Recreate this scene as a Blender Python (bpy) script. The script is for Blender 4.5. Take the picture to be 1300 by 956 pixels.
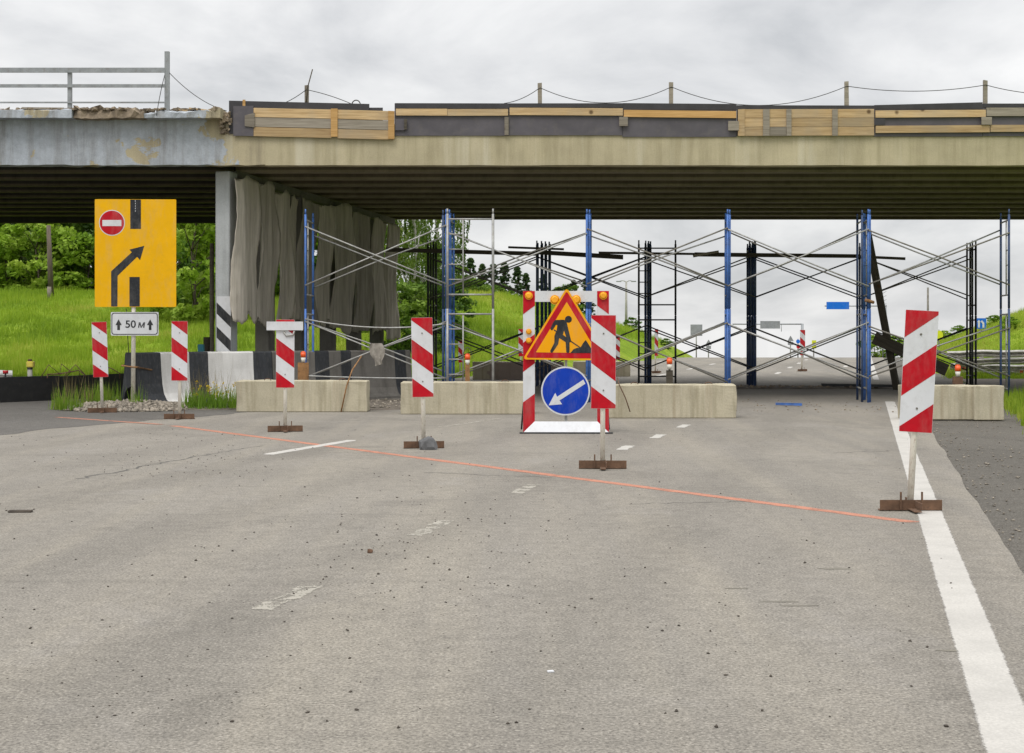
import bpy, bmesh, math, random
import numpy as np
from mathutils import Vector, Matrix, noise as mnoise

random.seed(7)
rng = np.random.default_rng(11)
for o in list(bpy.data.objects):
    bpy.data.objects.remove(o, do_unlink=True)
SC = bpy.context.scene
COL = SC.collection
R = math.radians

# ------------------------------------------------------------------ camera
EYE = 1.5
F = 1800.0                       # focal length in photo pixels (1300 wide)
cam_d = bpy.data.cameras.new('camera')
cam = bpy.data.objects.new('camera', cam_d)
COL.objects.link(cam)
cam.location = (0, 0, EYE)
cam.rotation_euler = (R(90), 0, 0)
cam_d.sensor_width = 36.0
cam_d.lens = 36.0 * F / 1300.0
cam_d.shift_y = -57.0 / 1300.0
cam_d.clip_start = 0.1
cam_d.clip_end = 3000
SC.camera = cam

# ------------------------------------------------------------------ world
SUN_EL, SUN_AZ = R(58), R(205)
w = bpy.data.worlds.new('World')
SC.world = w
w.use_nodes = True
nt = w.node_tree
nt.nodes.clear()
def wn(t, **k):
    n = nt.nodes.new(t)
    for a, b in k.items():
        setattr(n, a, b)
    return n
L = nt.links.new
out = wn('ShaderNodeOutputWorld')
tc = wn('ShaderNodeTexCoord')
sep = wn('ShaderNodeSeparateXYZ'); L(tc.outputs['Generated'], sep.inputs[0])
zc = wn('ShaderNodeMath', operation='MAXIMUM'); L(sep.outputs['Z'], zc.inputs[0]); zc.inputs[1].default_value = 0.0
za = wn('ShaderNodeMath', operation='ADD'); L(zc.outputs[0], za.inputs[0]); za.inputs[1].default_value = 0.30
dx = wn('ShaderNodeMath', operation='DIVIDE'); L(sep.outputs['X'], dx.inputs[0]); L(za.outputs[0], dx.inputs[1])
dy = wn('ShaderNodeMath', operation='DIVIDE'); L(sep.outputs['Y'], dy.inputs[0]); L(za.outputs[0], dy.inputs[1])
cmb = wn('ShaderNodeCombineXYZ'); L(dx.outputs[0], cmb.inputs[0]); L(dy.outputs[0], cmb.inputs[1])
n1 = wn('ShaderNodeTexNoise'); L(cmb.outputs[0], n1.inputs['Vector'])
n1.inputs['Scale'].default_value = 1.7; n1.inputs['Detail'].default_value = 8; n1.inputs['Roughness'].default_value = 0.56
n1.inputs['Distortion'].default_value = 0.35
cr = wn('ShaderNodeValToRGB'); L(n1.outputs['Fac'], cr.inputs[0])
e = cr.color_ramp.elements
e[0].position = 0.34; e[0].color = (0.52, 0.535, 0.555, 1)
e[1].position = 0.64; e[1].color = (0.96, 0.957, 0.95, 1)
m = e.new(0.47); m.color = (0.73, 0.735, 0.745, 1)
z2 = wn('ShaderNodeMath', operation='MULTIPLY'); L(zc.outputs[0], z2.inputs[0]); L(zc.outputs[0], z2.inputs[1])   # overcast: zenith brighter than horizon
gr = wn('ShaderNodeMath', operation='MULTIPLY_ADD'); L(z2.outputs[0], gr.inputs[0]); gr.inputs[1].default_value = 2.0; gr.inputs[2].default_value = 1.0
bg1 = wn('ShaderNodeBackground'); L(cr.outputs[0], bg1.inputs[0]); L(gr.outputs[0], bg1.inputs[1])
sky = wn('ShaderNodeTexSky'); sky.sky_type = 'NISHITA'; sky.sun_disc = False
sky.sun_elevation = SUN_EL; sky.sun_rotation = SUN_AZ
bg2 = wn('ShaderNodeBackground'); L(sky.outputs[0], bg2.inputs[0]); bg2.inputs[1].default_value = 0.10
mix = wn('ShaderNodeMixShader'); mix.inputs[0].default_value = 0.93
L(bg2.outputs[0], mix.inputs[1]); L(bg1.outputs[0], mix.inputs[2]); L(mix.outputs[0], out.inputs[0])

sun_d = bpy.data.lights.new('sun', 'SUN')
sun_d.energy = 1.5
sun_d.angle = R(24)
sun_d.color = (1.0, 0.965, 0.91)
sun = bpy.data.objects.new('sun', sun_d)
COL.objects.link(sun)
sdir = Vector((math.sin(SUN_AZ) * math.cos(SUN_EL), math.cos(SUN_AZ) * math.cos(SUN_EL), math.sin(SUN_EL)))
sun.rotation_euler = sdir.to_track_quat('Z', 'Y').to_euler()
sun.location = sdir * 60

vs = SC.view_settings
vs.view_transform = 'Standard'
vs.look = 'None'
vs.exposure = 0.0
vs.gamma = 1.0
vs.use_curve_mapping = False

# ------------------------------------------------------------------ helpers
def gp(px, py, z=0.0):
    """plan position of a ground point seen at photo pixel (px, py)"""
    d = (EYE - z) * F / (py - 421.0)
    return Vector(((px - 650.0) * d / F, d, z))
def at(px, py, d):
    return Vector(((px - 650.0) * d / F, d, EYE - (py - 421.0) * d / F))
def rz(a):
    return Matrix.Rotation(a, 4, 'Z')

class MB:
    def __init__(s):
        s.v = []; s.f = []; s.m = []; s.sm = []
    def add(s, vs_, fs_, mi=0, smooth=False, M=None):
        b = len(s.v)
        for p in vs_:
            p = Vector(p)
            s.v.append(tuple(M @ p) if M is not None else tuple(p))
        for f in fs_:
            s.f.append(tuple(b + i for i in f)); s.m.append(mi); s.sm.append(smooth)
        return s
    def box(s, c, size, mi=0, M=None, jit=0.0):
        x, y, z = [k / 2 for k in size]
        vv = []
        for sx, sy, sz in ((-1,-1,-1),(1,-1,-1),(1,1,-1),(-1,1,-1),(-1,-1,1),(1,-1,1),(1,1,1),(-1,1,1)):
            vv.append((c[0]+sx*x+random.uniform(-jit,jit), c[1]+sy*y+random.uniform(-jit,jit), c[2]+sz*z+random.uniform(-jit,jit)))
        return s.add(vv, [(0,3,2,1),(4,5,6,7),(0,1,5,4),(1,2,6,5),(2,3,7,6),(3,0,4,7)], mi, False, M)
    def bbox(s, c, size, b=0.01, mi=0, M=None, jit=0.0):
        """box with chamfered edges"""
        bm = bmesh.new()
        bmesh.ops.create_cube(bm, size=1)
        for v in bm.verts:
            v.co = Vector((v.co.x*size[0], v.co.y*size[1], v.co.z*size[2]))
        bmesh.ops.bevel(bm, geom=list(bm.edges), offset=b, segments=1, affect='EDGES')
        for v in bm.verts:
            v.co += Vector((random.uniform(-jit,jit), random.uniform(-jit,jit), random.uniform(-jit,jit)))
        bm.verts.index_update()
        s.add([v.co + Vector(c) for v in bm.verts], [tuple(v.index for v in f.verts) for f in bm.faces], mi, False, M)
        bm.free()
        return s
    def tube(s, p0, p1, r0, r1=None, n=8, mi=0, M=None, cap=True):
        r1 = r0 if r1 is None else r1
        p0 = Vector(p0); p1 = Vector(p1)
        t = (p1 - p0).normalized()
        a = t.orthogonal().normalized(); b = t.cross(a)
        vv = []
        for p, r in ((p0, r0), (p1, r1)):
            for i in range(n):
                th = 2*math.pi*i/n
                vv.append(p + (a*math.cos(th) + b*math.sin(th))*r)
        bse = len(s.v)
        s.add(vv, [(i, (i+1) % n, n+(i+1) % n, n+i) for i in range(n)], mi, True, M)
        if cap:
            s.f.append(tuple(bse+i for i in reversed(range(n)))); s.m.append(mi); s.sm.append(False)
            s.f.append(tuple(bse+n+i for i in range(n))); s.m.append(mi); s.sm.append(False)
        return s
    def path(s, pts, r, n=6, mi=0, M=None):
        pts = [Vector(p) for p in pts]
        rr = r if isinstance(r, (list, tuple)) else [r]*len(pts)
        vv = []; up = None
        for i, p in enumerate(pts):
            t = (pts[min(i+1, len(pts)-1)] - pts[max(i-1, 0)]).normalized()
            if up is None:
                up = t.orthogonal().normalized()
            a = (up - t*up.dot(t)).normalized(); up = a
            b = t.cross(a)
            for k in range(n):
                th = 2*math.pi*k/n
                vv.append(p + (a*math.cos(th)+b*math.sin(th))*rr[i])
        fs = []
        for i in range(len(pts)-1):
            for k in range(n):
                fs.append((i*n+k, i*n+(k+1) % n, (i+1)*n+(k+1) % n, (i+1)*n+k))
        s.add(vv, fs, mi, True, M)
        bse = len(s.v) - len(vv)
        s.f.append(tuple(bse+k for k in reversed(range(n)))); s.m.append(mi); s.sm.append(False)
        s.f.append(tuple(bse+len(vv)-n+k for k in range(n))); s.m.append(mi); s.sm.append(False)
        return s
    def prism(s, poly, y0, y1, mi=0, M=None):
        """polygon in the x-z plane, extruded along y from y0 (front) to y1"""
        n = len(poly)
        ar = sum(poly[i][0]*poly[(i+1) % n][1]-poly[(i+1) % n][0]*poly[i][1] for i in range(n))
        if ar < 0:
            poly = poly[::-1]
        vv = [(p[0], y0, p[1]) for p in poly] + [(p[0], y1, p[1]) for p in poly]
        fs = [tuple(range(n)), tuple(reversed(range(n, 2*n)))]
        for i in range(n):
            j = (i+1) % n
            fs.append((i, n+i, n+j, j))
        return s.add(vv, fs, mi, False, M)
    def build(s, name, mats, parent=None, loc=None, rot=None):
        me = bpy.data.meshes.new(name)
        me.from_pydata(s.v, [], s.f)
        if not isinstance(mats, (list, tuple)):
            mats = [mats]
        for k in mats:
            me.materials.append(M_[k])
        me.polygons.foreach_set('material_index', s.m)
        me.polygons.foreach_set('use_smooth', s.sm)
        me.update()
        return link(name, me, parent, loc, rot)

def link(name, me, parent=None, loc=None, rot=None):
    o = bpy.data.objects.new(name, me)
    COL.objects.link(o)
    if parent:
        o.parent = parent
    if loc is not None:
        o.location = loc
    if rot is not None:
        o.rotation_euler = rot
    return o
def tag(o, label=None, cat=None, group=None, kind=None):
    if label: o['label'] = label
    if cat: o['category'] = cat
    if group: o['group'] = group
    if kind: o['kind'] = kind
    return o
def thing(name, label, cat, loc=(0,0,0), rot=(0,0,0), group=None):
    o = bpy.data.objects.new(name, None)
    COL.objects.link(o)
    o.location = loc; o.rotation_euler = rot
    o.empty_display_size = 0.1
    return tag(o, label, cat, group)
def mesh_np(name, verts, faces, mats, mi=None, parent=None, smooth=False):
    """faces: (n,3) or (n,4) array"""
    me = bpy.data.meshes.new(name)
    k = faces.shape[1]
    me.vertices.add(len(verts)); me.vertices.foreach_set('co', verts.astype(np.float32).ravel())
    me.loops.add(faces.size); me.loops.foreach_set('vertex_index', faces.astype(np.int32).ravel())
    me.polygons.add(len(faces))
    me.polygons.foreach_set('loop_start', np.arange(0, faces.size, k, dtype=np.int32))
    me.polygons.foreach_set('loop_total', np.full(len(faces), k, dtype=np.int32))
    for q in mats:
        me.materials.append(M_[q])
    if mi is not None:
        me.polygons.foreach_set('material_index', mi.astype(np.int32))
    if smooth:
        me.polygons.foreach_set('use_smooth', np.ones(len(faces), dtype=bool))
    me.update(calc_edges=True)
    me.validate()
    return me
def clip(poly, a, b, c):
    """keep a*x+b*y<=c"""
    o = []
    for i in range(len(poly)):
        p, q = poly[i], poly[(i+1) % len(poly)]
        dp, dq = a*p[0]+b*p[1]-c, a*q[0]+b*q[1]-c
        if dp <= 0: o.append(p)
        if dp*dq < 0:
            t = dp/(dp-dq)
            o.append((p[0]+t*(q[0]-p[0]), p[1]+t*(q[1]-p[1])))
    return o
def circ(cx, cz, r, n=32):
    return [(cx+r*math.cos(2*math.pi*i/n), cz+r*math.sin(2*math.pi*i/n)) for i in range(n)]
def rrect(x0, z0, x1, z1, r, n=5):
    p = []
    for cx, cz, a in ((x1-r, z0+r, -90), (x1-r, z1-r, 0), (x0+r, z1-r, 90), (x0+r, z0+r, 180)):
        for i in range(n+1):
            t = R(a+90*i/n)
            p.append((cx+r*math.cos(t), cz+r*math.sin(t)))
    return p
def capsule(p, q, r0, r1=None, n=6):
    r1 = r0 if r1 is None else r1
    a = math.atan2(q[1]-p[1], q[0]-p[0])
    o = []
    for i in range(n+1):
        t = a+math.pi/2+math.pi*i/n
        o.append((p[0]+r0*math.cos(t), p[1]+r0*math.sin(t)))
    for i in range(n+1):
        t = a-math.pi/2+math.pi*i/n
        o.append((q[0]+r1*math.cos(t), q[1]+r1*math.sin(t)))
    return o

# ------------------------------------------------------------------ materials
M_ = {}
class NB:
    def __init__(s, name):
        s.mat = bpy.data.materials.new(name)
        s.mat.use_nodes = True
        s.t = s.mat.node_tree
        s.b = s.t.nodes['Principled BSDF']
        s.o = s.t.nodes['Material Output']
        s.tc = s.t.nodes.new('ShaderNodeTexCoord')
        M_[name] = s.mat
    def n(s, t, **k):
        x = s.t.nodes.new(t)
        for a, b in k.items(): setattr(x, a, b)
        return x
    def l(s, a, b): s.t.links.new(a, b)
    def vec(s, sc=(1,1,1), coord='Object', rot=(0,0,0)):
        m = s.n('ShaderNodeMapping'); s.l(s.tc.outputs[coord], m.inputs[0])
        m.inputs['Scale'].default_value = sc; m.inputs['Rotation'].default_value = rot
        return m.outputs[0]
    def noise(s, scale, detail=4, rough=0.55, vec=None, dist=0.0):
        x = s.n('ShaderNodeTexNoise')
        x.inputs['Scale'].default_value = scale; x.inputs['Detail'].default_value = detail
        x.inputs['Roughness'].default_value = rough; x.inputs['Distortion'].default_value = dist
        s.l(vec if vec is not None else s.tc.outputs['Object'], x.inputs['Vector'])
        return x.outputs['Fac']
    def ramp(s, fac, *st):
        x = s.n('ShaderNodeValToRGB'); s.l(fac, x.inputs[0])
        el = x.color_ramp.elements
        el[0].position, el[0].color = st[0][0], col4(st[0][1])
        el[1].position, el[1].color = st[-1][0], col4(st[-1][1])
        for p, c in st[1:-1]:
            y = el.new(p); y.color = col4(c)
        return x.outputs[0]
    def mix(s, fac, a, b, mode='MIX'):
        x = s.n('ShaderNodeMix', data_type='RGBA', blend_type=mode)
        for i, v in ((0, fac), (6, a), (7, b)):
            if isinstance(v, (int, float)): x.inputs[i].default_value = v
            elif isinstance(v, tuple): x.inputs[i].default_value = col4(v)
            else: s.l(v, x.inputs[i])
        return x.outputs[2]
    def math(s, op, a, b=0.0):
        x = s.n('ShaderNodeMath', operation=op)
        for i, v in ((0, a), (1, b)):
            if isinstance(v, (int, float)): x.inputs[i].default_value = v
            else: s.l(v, x.inputs[i])
        return x.outputs[0]
    def bump(s, h, strength=0.4, dist=0.01):
        x = s.n('ShaderNodeBump'); x.inputs['Strength'].default_value = strength; x.inputs['Distance'].default_value = dist
        s.l(h, x.inputs['Height']); s.l(x.outputs[0], s.b.inputs['Normal'])
    def done(s, color, rough=0.8, metal=0.0, spec=None):
        if isinstance(color, tuple): s.b.inputs['Base Color'].default_value = col4(color)
        else: s.l(color, s.b.inputs['Base Color'])
        if isinstance(rough, (int, float)): s.b.inputs['Roughness'].default_value = rough
        else: s.l(rough, s.b.inputs['Roughness'])
        s.b.inputs['Metallic'].default_value = metal
        if spec is not None: s.b.inputs['Specular IOR Level'].default_value = spec
        return s.mat
def col4(c):
    if isinstance(c, (int, float)): return (c, c, c, 1)
    return (c[0], c[1], c[2], 1)
def simple(name, c, var=0.25, scale=6, rough=0.7, metal=0.0, dirt=None, dirt_amt=0.5, grain=60, bump=0.15, stretch=(1,1,1)):
    b = NB(name)
    v = b.vec(stretch)
    n1 = b.noise(scale, 5, 0.6, v)
    lo = tuple(k*(1-var) for k in c); hi = tuple(min(1, k*(1+var)) for k in c)
    cc = b.ramp(n1, (0.3, lo), (0.7, hi))
    if dirt:
        n2 = b.noise(scale*2.3, 6, 0.7, v)
        f = b.ramp(n2, (0.52, 0.0), (0.75, dirt_amt))
        cc = b.mix(f, cc, dirt)
    if name.startswith('sign_'):
        sp_ = b.noise(38, 5, 0.75, v); du = b.noise(3.2, 6, 0.7, b.vec((1.5, 1.5, 0.5)))
        cc = b.mix(b.ramp(sp_, (0.66, 0.0), (0.72, 0.5)), cc, (0.22, 0.2, 0.17))
        cc = b.mix(b.ramp(du, (0.48, 0.0), (0.75, 0.22)), cc, (0.36, 0.33, 0.29))
    if bump:
        b.bump(b.noise(grain, 4, 0.6, v), bump, 0.01)
    return b.done(cc, rough, metal, 0.18 if name.startswith('sign_') else None)

# asphalt of the carriageway: pale, worn, faint streaks along the traffic
ROADROT = (0, 0, math.atan(0.25))
def asphalt(name, base, warm, speck, streak=True):
    b = NB(name)
    v = b.vec((1,1,1))
    sc_c = lambda k: tuple(min(1, q_*k) for q_ in base)
    big = b.noise(0.16, 6, 0.62, v, 0.5)
    c = b.ramp(big, (0.32, sc_c(0.84)), (0.5, base), (0.68, sc_c(1.16)))
    if streak:
        st = b.noise(1.0, 5, 0.62, b.vec((1.1, 0.045, 1), rot=ROADROT), 0.2)
        c = b.mix(b.ramp(st, (0.44, 0.0), (0.62, 0.75)), c, warm)
        # polished wheel tracks along the lanes
        sx = b.n('ShaderNodeSeparateXYZ'); b.l(b.tc.outputs['Object'], sx.inputs[0])
        q_ = b.math('SUBTRACT', sx.outputs[0], b.math('MULTIPLY', sx.outputs[1], 0.25))
        w_ = b.math('ADD', q_, b.math('MULTIPLY', b.math('SUBTRACT', b.noise(0.5, 3, 0.5, v), 0.5), 0.9))
        sn = b.math('SINE', b.math('MULTIPLY', w_, 6.283/1.9))
        c = b.mix(b.ramp(sn, (0.2, 0.0), (0.95, 0.32)), c, sc_c(0.74))
    patch = b.noise(0.55, 6, 0.7, v, 0.8)
    c = b.mix(b.ramp(patch, (0.53, 0.0), (0.66, 0.6)), c, sc_c(0.74))
    pale = b.noise(0.8, 5, 0.7, b.vec((1, 0.6, 1)), 0.4)
    c = b.mix(b.ramp(pale, (0.56, 0.0), (0.72, 0.45)), c, tuple(min(1, k_) for k_ in (base[0]*1.25, base[1]*1.27, base[2]*1.34)))
    sm = b.noise(1.4, 5, 0.65, b.vec((0.08, 1.3, 1)), 0.6)
    c = b.mix(b.ramp(sm, (0.58, 0.0), (0.74, 0.4)), c, sc_c(0.66))
    mid = b.noise(9, 6, 0.72, v)
    c = b.mix(0.6, c, b.ramp(mid, (0.3, 0.36), (0.7, 0.64)), 'OVERLAY')
    fine = b.noise(62, 4, 0.75, v)
    c = b.mix(0.85, c, b.ramp(fine, (0.30, 0.16), (0.5, 0.52), (0.70, 0.86)), 'OVERLAY')
    vo = b.n('ShaderNodeTexVoronoi'); vo.inputs['Scale'].default_value = 38; b.l(v, vo.inputs['Vector'])
    c = b.mix(b.ramp(vo.outputs['Distance'], (0.10, 0.6), (0.24, 0.0)), c, speck)
    vo2 = b.n('ShaderNodeTexVoronoi'); vo2.inputs['Scale'].default_value = 23; b.l(b.vec((1.0, 1.1, 1), rot=(0, 0, 0.7)), vo2.inputs['Vector'])
    c = b.mix(b.ramp(vo2.outputs['Distance'], (0.08, 0.7), (0.17, 0.0)), c, sc_c(0.4))
    b.bump(b.mix(0.5, fine, b.noise(150, 2, 0.5, v)), 0.55, 0.006)
    b.done(c, 0.92, 0, 0.25)
asphalt('asphalt', (0.208, 0.191, 0.165), (0.246, 0.223, 0.185), (0.42, 0.39, 0.34))
asphalt('asphalt_dark', (0.115, 0.108, 0.098), (0.135, 0.125, 0.112), (0.2, 0.19, 0.18), False)
asphalt('shoulder', (0.105, 0.096, 0.082), (0.13, 0.118, 0.1), (0.34, 0.32, 0.29), False)

def paint_line(name, c, lo, hi, sc=6, amp=1.6, grit=0.5):
    """thin paint that wears away in patches and towards its edges"""
    b = NB(name)
    v = b.vec((1,1,1))
    n = b.noise(sc, 8, 0.72, v)
    f = b.noise(70, 3, 0.7, v)
    cc = b.mix(0.35, c, b.ramp(f, (0.3, 0.3), (0.7, 0.7)), 'OVERLAY')
    cc = b.mix(b.ramp(b.noise(2.5, 6, 0.7, v), (0.4, 0.0), (0.7, 0.45)), cc, tuple(k*0.62 for k in c))
    at_ = b.n('ShaderNodeAttribute'); at_.attribute_name = 'edge'
    m_ = b.math('ADD', at_.outputs['Fac'], b.math('MULTIPLY', b.math('SUBTRACT', n, 0.5), amp))
    m_ = b.math('ADD', m_, b.math('MULTIPLY', b.math('SUBTRACT', f, 0.5), grit))
    b.l(b.ramp(m_, (lo, 0.0), (hi, 1.0)), b.b.inputs['Alpha'])
    b.done(cc, 0.8)
paint_line('line_white', (0.46, 0.44, 0.405), 0.10, 0.34, 9, 0.75, 0.45)
paint_line('line_dash', (0.46, 0.44, 0.40), 0.45, 0.85, 6)
paint_line('line_worn', (0.35, 0.325, 0.275), 0.85, 1.85, 8, 2.4, 0.9)
paint_line('line_orange', (0.45, 0.19, 0.12), 0.40, 1.45, 6, 1.5, 0.9)
simple('crack_tar', (0.09, 0.085, 0.075), 0.4, 8, 0.9)
simple('oil_stain', (0.165, 0.15, 0.12), 0.25, 7, 0.85)

# grass-covered ground
b = NB('grass_ground')
v = b.vec((1,1,1))
n1 = b.noise(0.12, 5, 0.6, v); n2 = b.noise(2.2, 5, 0.7, v)
c = b.ramp(n1, (0.3, (0.125, 0.21, 0.016)), (0.5, (0.205, 0.30, 0.022)), (0.7, (0.29, 0.33, 0.05)))
c = b.mix(0.6, c, b.ramp(n2, (0.3, 0.32), (0.7, 0.66)), 'OVERLAY')
b.bump(b.noise(9, 5, 0.7, v), 0.9, 0.12)
b.done(c, 0.95, 0, 0.1)
def leafmat(name, lo, mid, hi, scale=0.5, trans=0.35):
    b = NB(name)
    geo = b.n('ShaderNodeNewGeometry')
    oi = b.n('ShaderNodeObjectInfo')
    n = b.noise(scale, 4, 0.65, geo.outputs['Position'])
    n2 = b.noise(scale*14, 2, 0.6, geo.outputs['Position'])
    f = b.math('ADD', b.math('MULTIPLY', n, 0.7), b.math('MULTIPLY', n2, 0.3))
    f = b.math('ADD', f, b.math('MULTIPLY', b.math('SUBTRACT', oi.outputs['Random'], 0.5), 0.14))
    c = b.ramp(f, (0.34, lo), (0.5, mid), (0.66, hi))
    b.done(c, 0.6, 0, 0.25)
    tr = b.n('ShaderNodeBsdfTranslucent'); b.l(c, tr.inputs[0])
    mx = b.n('ShaderNodeMixShader'); mx.inputs[0].default_value = trans
    b.l(b.b.outputs[0], mx.inputs[1]); b.l(tr.outputs[0], mx.inputs[2]); b.l(mx.outputs[0], b.o.inputs[0])
leafmat('grass_blade', (0.13, 0.22, 0.016), (0.275, 0.40, 0.026), (0.46, 0.465, 0.09), 0.22, 0.35)
leafmat('weed_blade', (0.08, 0.16, 0.014), (0.15, 0.27, 0.022), (0.27, 0.36, 0.045), 1.2, 0.35)
leafmat('dry_stalk', (0.2, 0.16, 0.07), (0.26, 0.21, 0.09), (0.33, 0.27, 0.12), 2, 0.3)
leafmat('flower', (0.5, 0.36, 0.02), (0.6, 0.42, 0.03), (0.65, 0.5, 0.06), 2, 0.3)
leafmat('leaf_mid', (0.05, 0.105, 0.013), (0.10, 0.19, 0.02), (0.20, 0.30, 0.04))
leafmat('leaf_light', (0.12, 0.22, 0.016), (0.22, 0.355, 0.026), (0.34, 0.45, 0.06))
leafmat('leaf_dark', (0.028, 0.062, 0.012), (0.052, 0.11, 0.017), (0.10, 0.17, 0.028))
leafmat('leaf_birch', (0.06, 0.11, 0.014), (0.115, 0.19, 0.022), (0.23, 0.29, 0.05), 0.7, 0.4)
leafmat('needle', (0.03, 0.062, 0.018), (0.055, 0.105, 0.026), (0.10, 0.16, 0.04))
simple('bark', (0.11, 0.085, 0.065), 0.4, 8, 0.9, bump=0.6, grain=20, stretch=(1,1,0.2))
simple('bark_birch', (0.45, 0.43, 0.39), 0.2, 3, 0.8, dirt=(0.05,0.045,0.04), dirt_amt=0.9, stretch=(1,1,2.5))

# concretes
def concrete(name, base, stain, streak_amt=0.6, rust=None, light=None, paint=None):
    b = NB(name)
    v = b.vec((1,1,1))
    c = b.ramp(b.noise(0.9, 6, 0.65, v), (0.3, tuple(k*0.84 for k in base)), (0.7, tuple(k*1.14 for k in base)))
    vv = b.vec((2.4, 2.4, 0.16))
    s = b.noise(1.6, 6, 0.7, vv)
    c = b.mix(b.ramp(s, (0.47, 0.0), (0.72, streak_amt)), c, stain)
    if light:
        s3 = b.noise(1.1, 5, 0.6, b.vec((1.9, 1.9, 0.1)))
        c = b.mix(b.ramp(s3, (0.55, 0.0), (0.7, 0.55)), c, light)
    if rust:
        s2 = b.noise(0.7, 4, 0.6, b.vec((3.0, 3.0, 0.2)))
        c = b.mix(b.ramp(s2, (0.60, 0.0), (0.72, 0.6)), c, rust)
    if paint:
        # peeling paint: patches fallen off, fading out towards +x end
        pv = b.vec((1, 1, 1.1))
        p = b.noise(1.15, 8, 0.62, pv, 0.4)
        sx = b.n('ShaderNodeSeparateXYZ'); b.l(b.tc.outputs['Object'], sx.inputs[0])
        fade = b.n('ShaderNodeMapRange'); b.l(sx.outputs[0], fade.inputs[0])
        fade.inputs[1].default_value = -6.6; fade.inputs[2].default_value = -4.9
        fade.inputs[3].default_value = 0.0; fade.inputs[4].default_value = 0.34
        pf = b.math('ADD', p, fade.outputs[0])
        pm = b.ramp(pf, (0.555, 1.0), (0.572, 0.0))
        pc = b.ramp(b.noise(5, 6, 0.7, v), (0.3, tuple(k*0.8 for k in paint)), (0.7, tuple(k*1.15 for k in paint)))
        pc = b.mix(b.ramp(s, (0.46, 0.0), (0.70, 0.6)), pc, stain)
        c = b.mix(pm, c, pc)
        b.bump(b.mix(0.6, b.noise(30, 5, 0.7, v), pm), 0.5, 0.012)
    else:
        b.bump(b.mix(0.4, b.noise(28, 6, 0.7, v), b.noise(3, 5, 0.6, v)), 0.45, 0.012)
    b.mat['x'] = 1
    grain = b.noise(45, 4, 0.7, v)
    c = b.mix(0.4, c, b.ramp(grain, (0.3, 0.36), (0.7, 0.64)), 'OVERLAY')
    b.done(c, 0.9, 0, 0.25)
concrete('concrete_block', (0.47, 0.425, 0.315), (0.20, 0.17, 0.10), 0.75, rust=(0.26, 0.17, 0.075), light=(0.56,0.52,0.42))
concrete('fascia', (0.45, 0.395, 0.265), (0.22, 0.19, 0.105), 0.5, light=(0.60, 0.56, 0.44))
concrete('fascia_old', (0.42, 0.365, 0.245), (0.15, 0.13, 0.10), 0.6, light=(0.60, 0.56, 0.44), paint=(0.40, 0.43, 0.47))
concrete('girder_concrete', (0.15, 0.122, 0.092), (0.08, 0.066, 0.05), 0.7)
concrete('girder_foot_lit', (0.27, 0.23, 0.175), (0.17, 0.15, 0.105), 0.7)  # lighter than the webs: light bounced off the road, painted in
concrete('girder_shaded', (0.06, 0.056, 0.05), (0.03, 0.028, 0.025), 0.7)  # old span: dim light on its underside painted in as a darker concrete
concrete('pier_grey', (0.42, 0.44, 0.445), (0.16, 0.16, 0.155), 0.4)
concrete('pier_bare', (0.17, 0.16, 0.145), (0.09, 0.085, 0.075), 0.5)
concrete('concrete_pink', (0.40, 0.325, 0.285), (0.2, 0.16, 0.13), 0.5)
concrete('barrier_grimy_shaded', (0.17, 0.16, 0.145), (0.07, 0.065, 0.058), 0.75)  # dirt on the white bands, with the overpass shade painted in
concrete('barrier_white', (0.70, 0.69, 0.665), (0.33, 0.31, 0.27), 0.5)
simple('barrier_black', (0.028, 0.031, 0.036), 0.35, 6, 0.7, dirt=(0.17, 0.16, 0.145), dirt_amt=0.4, stretch=(2.4,2.4,0.6))
simple('rubble', (0.24, 0.19, 0.135), 0.5, 6, 0.95, bump=0.6, grain=25)
simple('gravel', (0.235, 0.205, 0.165), 0.6, 9, 0.95, bump=0.3)
simple('pebble', (0.075, 0.062, 0.05), 0.5, 10, 0.95)
simple('dark_stone', (0.11, 0.11, 0.112), 0.3, 12, 0.9, bump=0.4, grain=40)
simple('earth', (0.12, 0.1, 0.078), 0.45, 3, 0.95, dirt=(0.25,0.225,0.19), dirt_amt=0.8, bump=0.7, grain=18)

# wood
def wood(name, lo, hi, knot=(0.08, 0.045, 0.02), grey=None):
    b = NB(name)
    oi = b.n('ShaderNodeObjectInfo')
    va = b.n('ShaderNodeVectorMath', operation='ADD'); b.l(b.tc.outputs['Object'], va.inputs[0])
    cx = b.n('ShaderNodeCombineXYZ'); b.l(b.math('MULTIPLY', oi.outputs['Random'], 37.0), cx.inputs[0]); b.l(b.math('MULTIPLY', oi.outputs['Random'], 11.0), cx.inputs[2])
    b.l(cx.outputs[0], va.inputs[1])
    mp = b.n('ShaderNodeMapping'); b.l(va.outputs[0], mp.inputs[0]); mp.inputs['Scale'].default_value = (0.7, 6, 14)
    g = b.noise(2.0, 6, 0.65, mp.outputs[0], 0.6)
    c = b.ramp(g, (0.32, lo), (0.68, hi))
    big = b.noise(0.9, 4, 0.6, va.outputs[0])
    if grey:
        c = b.mix(b.ramp(big, (0.45, 0.0), (0.66, 0.6)), c, grey)
    vo = b.n('ShaderNodeTexVoronoi'); vo.inputs['Scale'].default_value = 1.9; b.l(va.outputs[0], vo.inputs['Vector'])
    c = b.mix(b.ramp(vo.outputs['Distance'], (0.06, 0.85), (0.12, 0.0)), c, knot)
    hsv = b.n('ShaderNodeHueSaturation'); b.l(c, hsv.inputs['Color'])
    b.l(b.math('ADD', b.math('MULTIPLY', oi.outputs['Random'], 0.45), 0.78), hsv.inputs['Value'])
    b.bump(g, 0.3, 0.006)
    b.done(hsv.outputs[0], 0.85, 0, 0.2)
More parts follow.
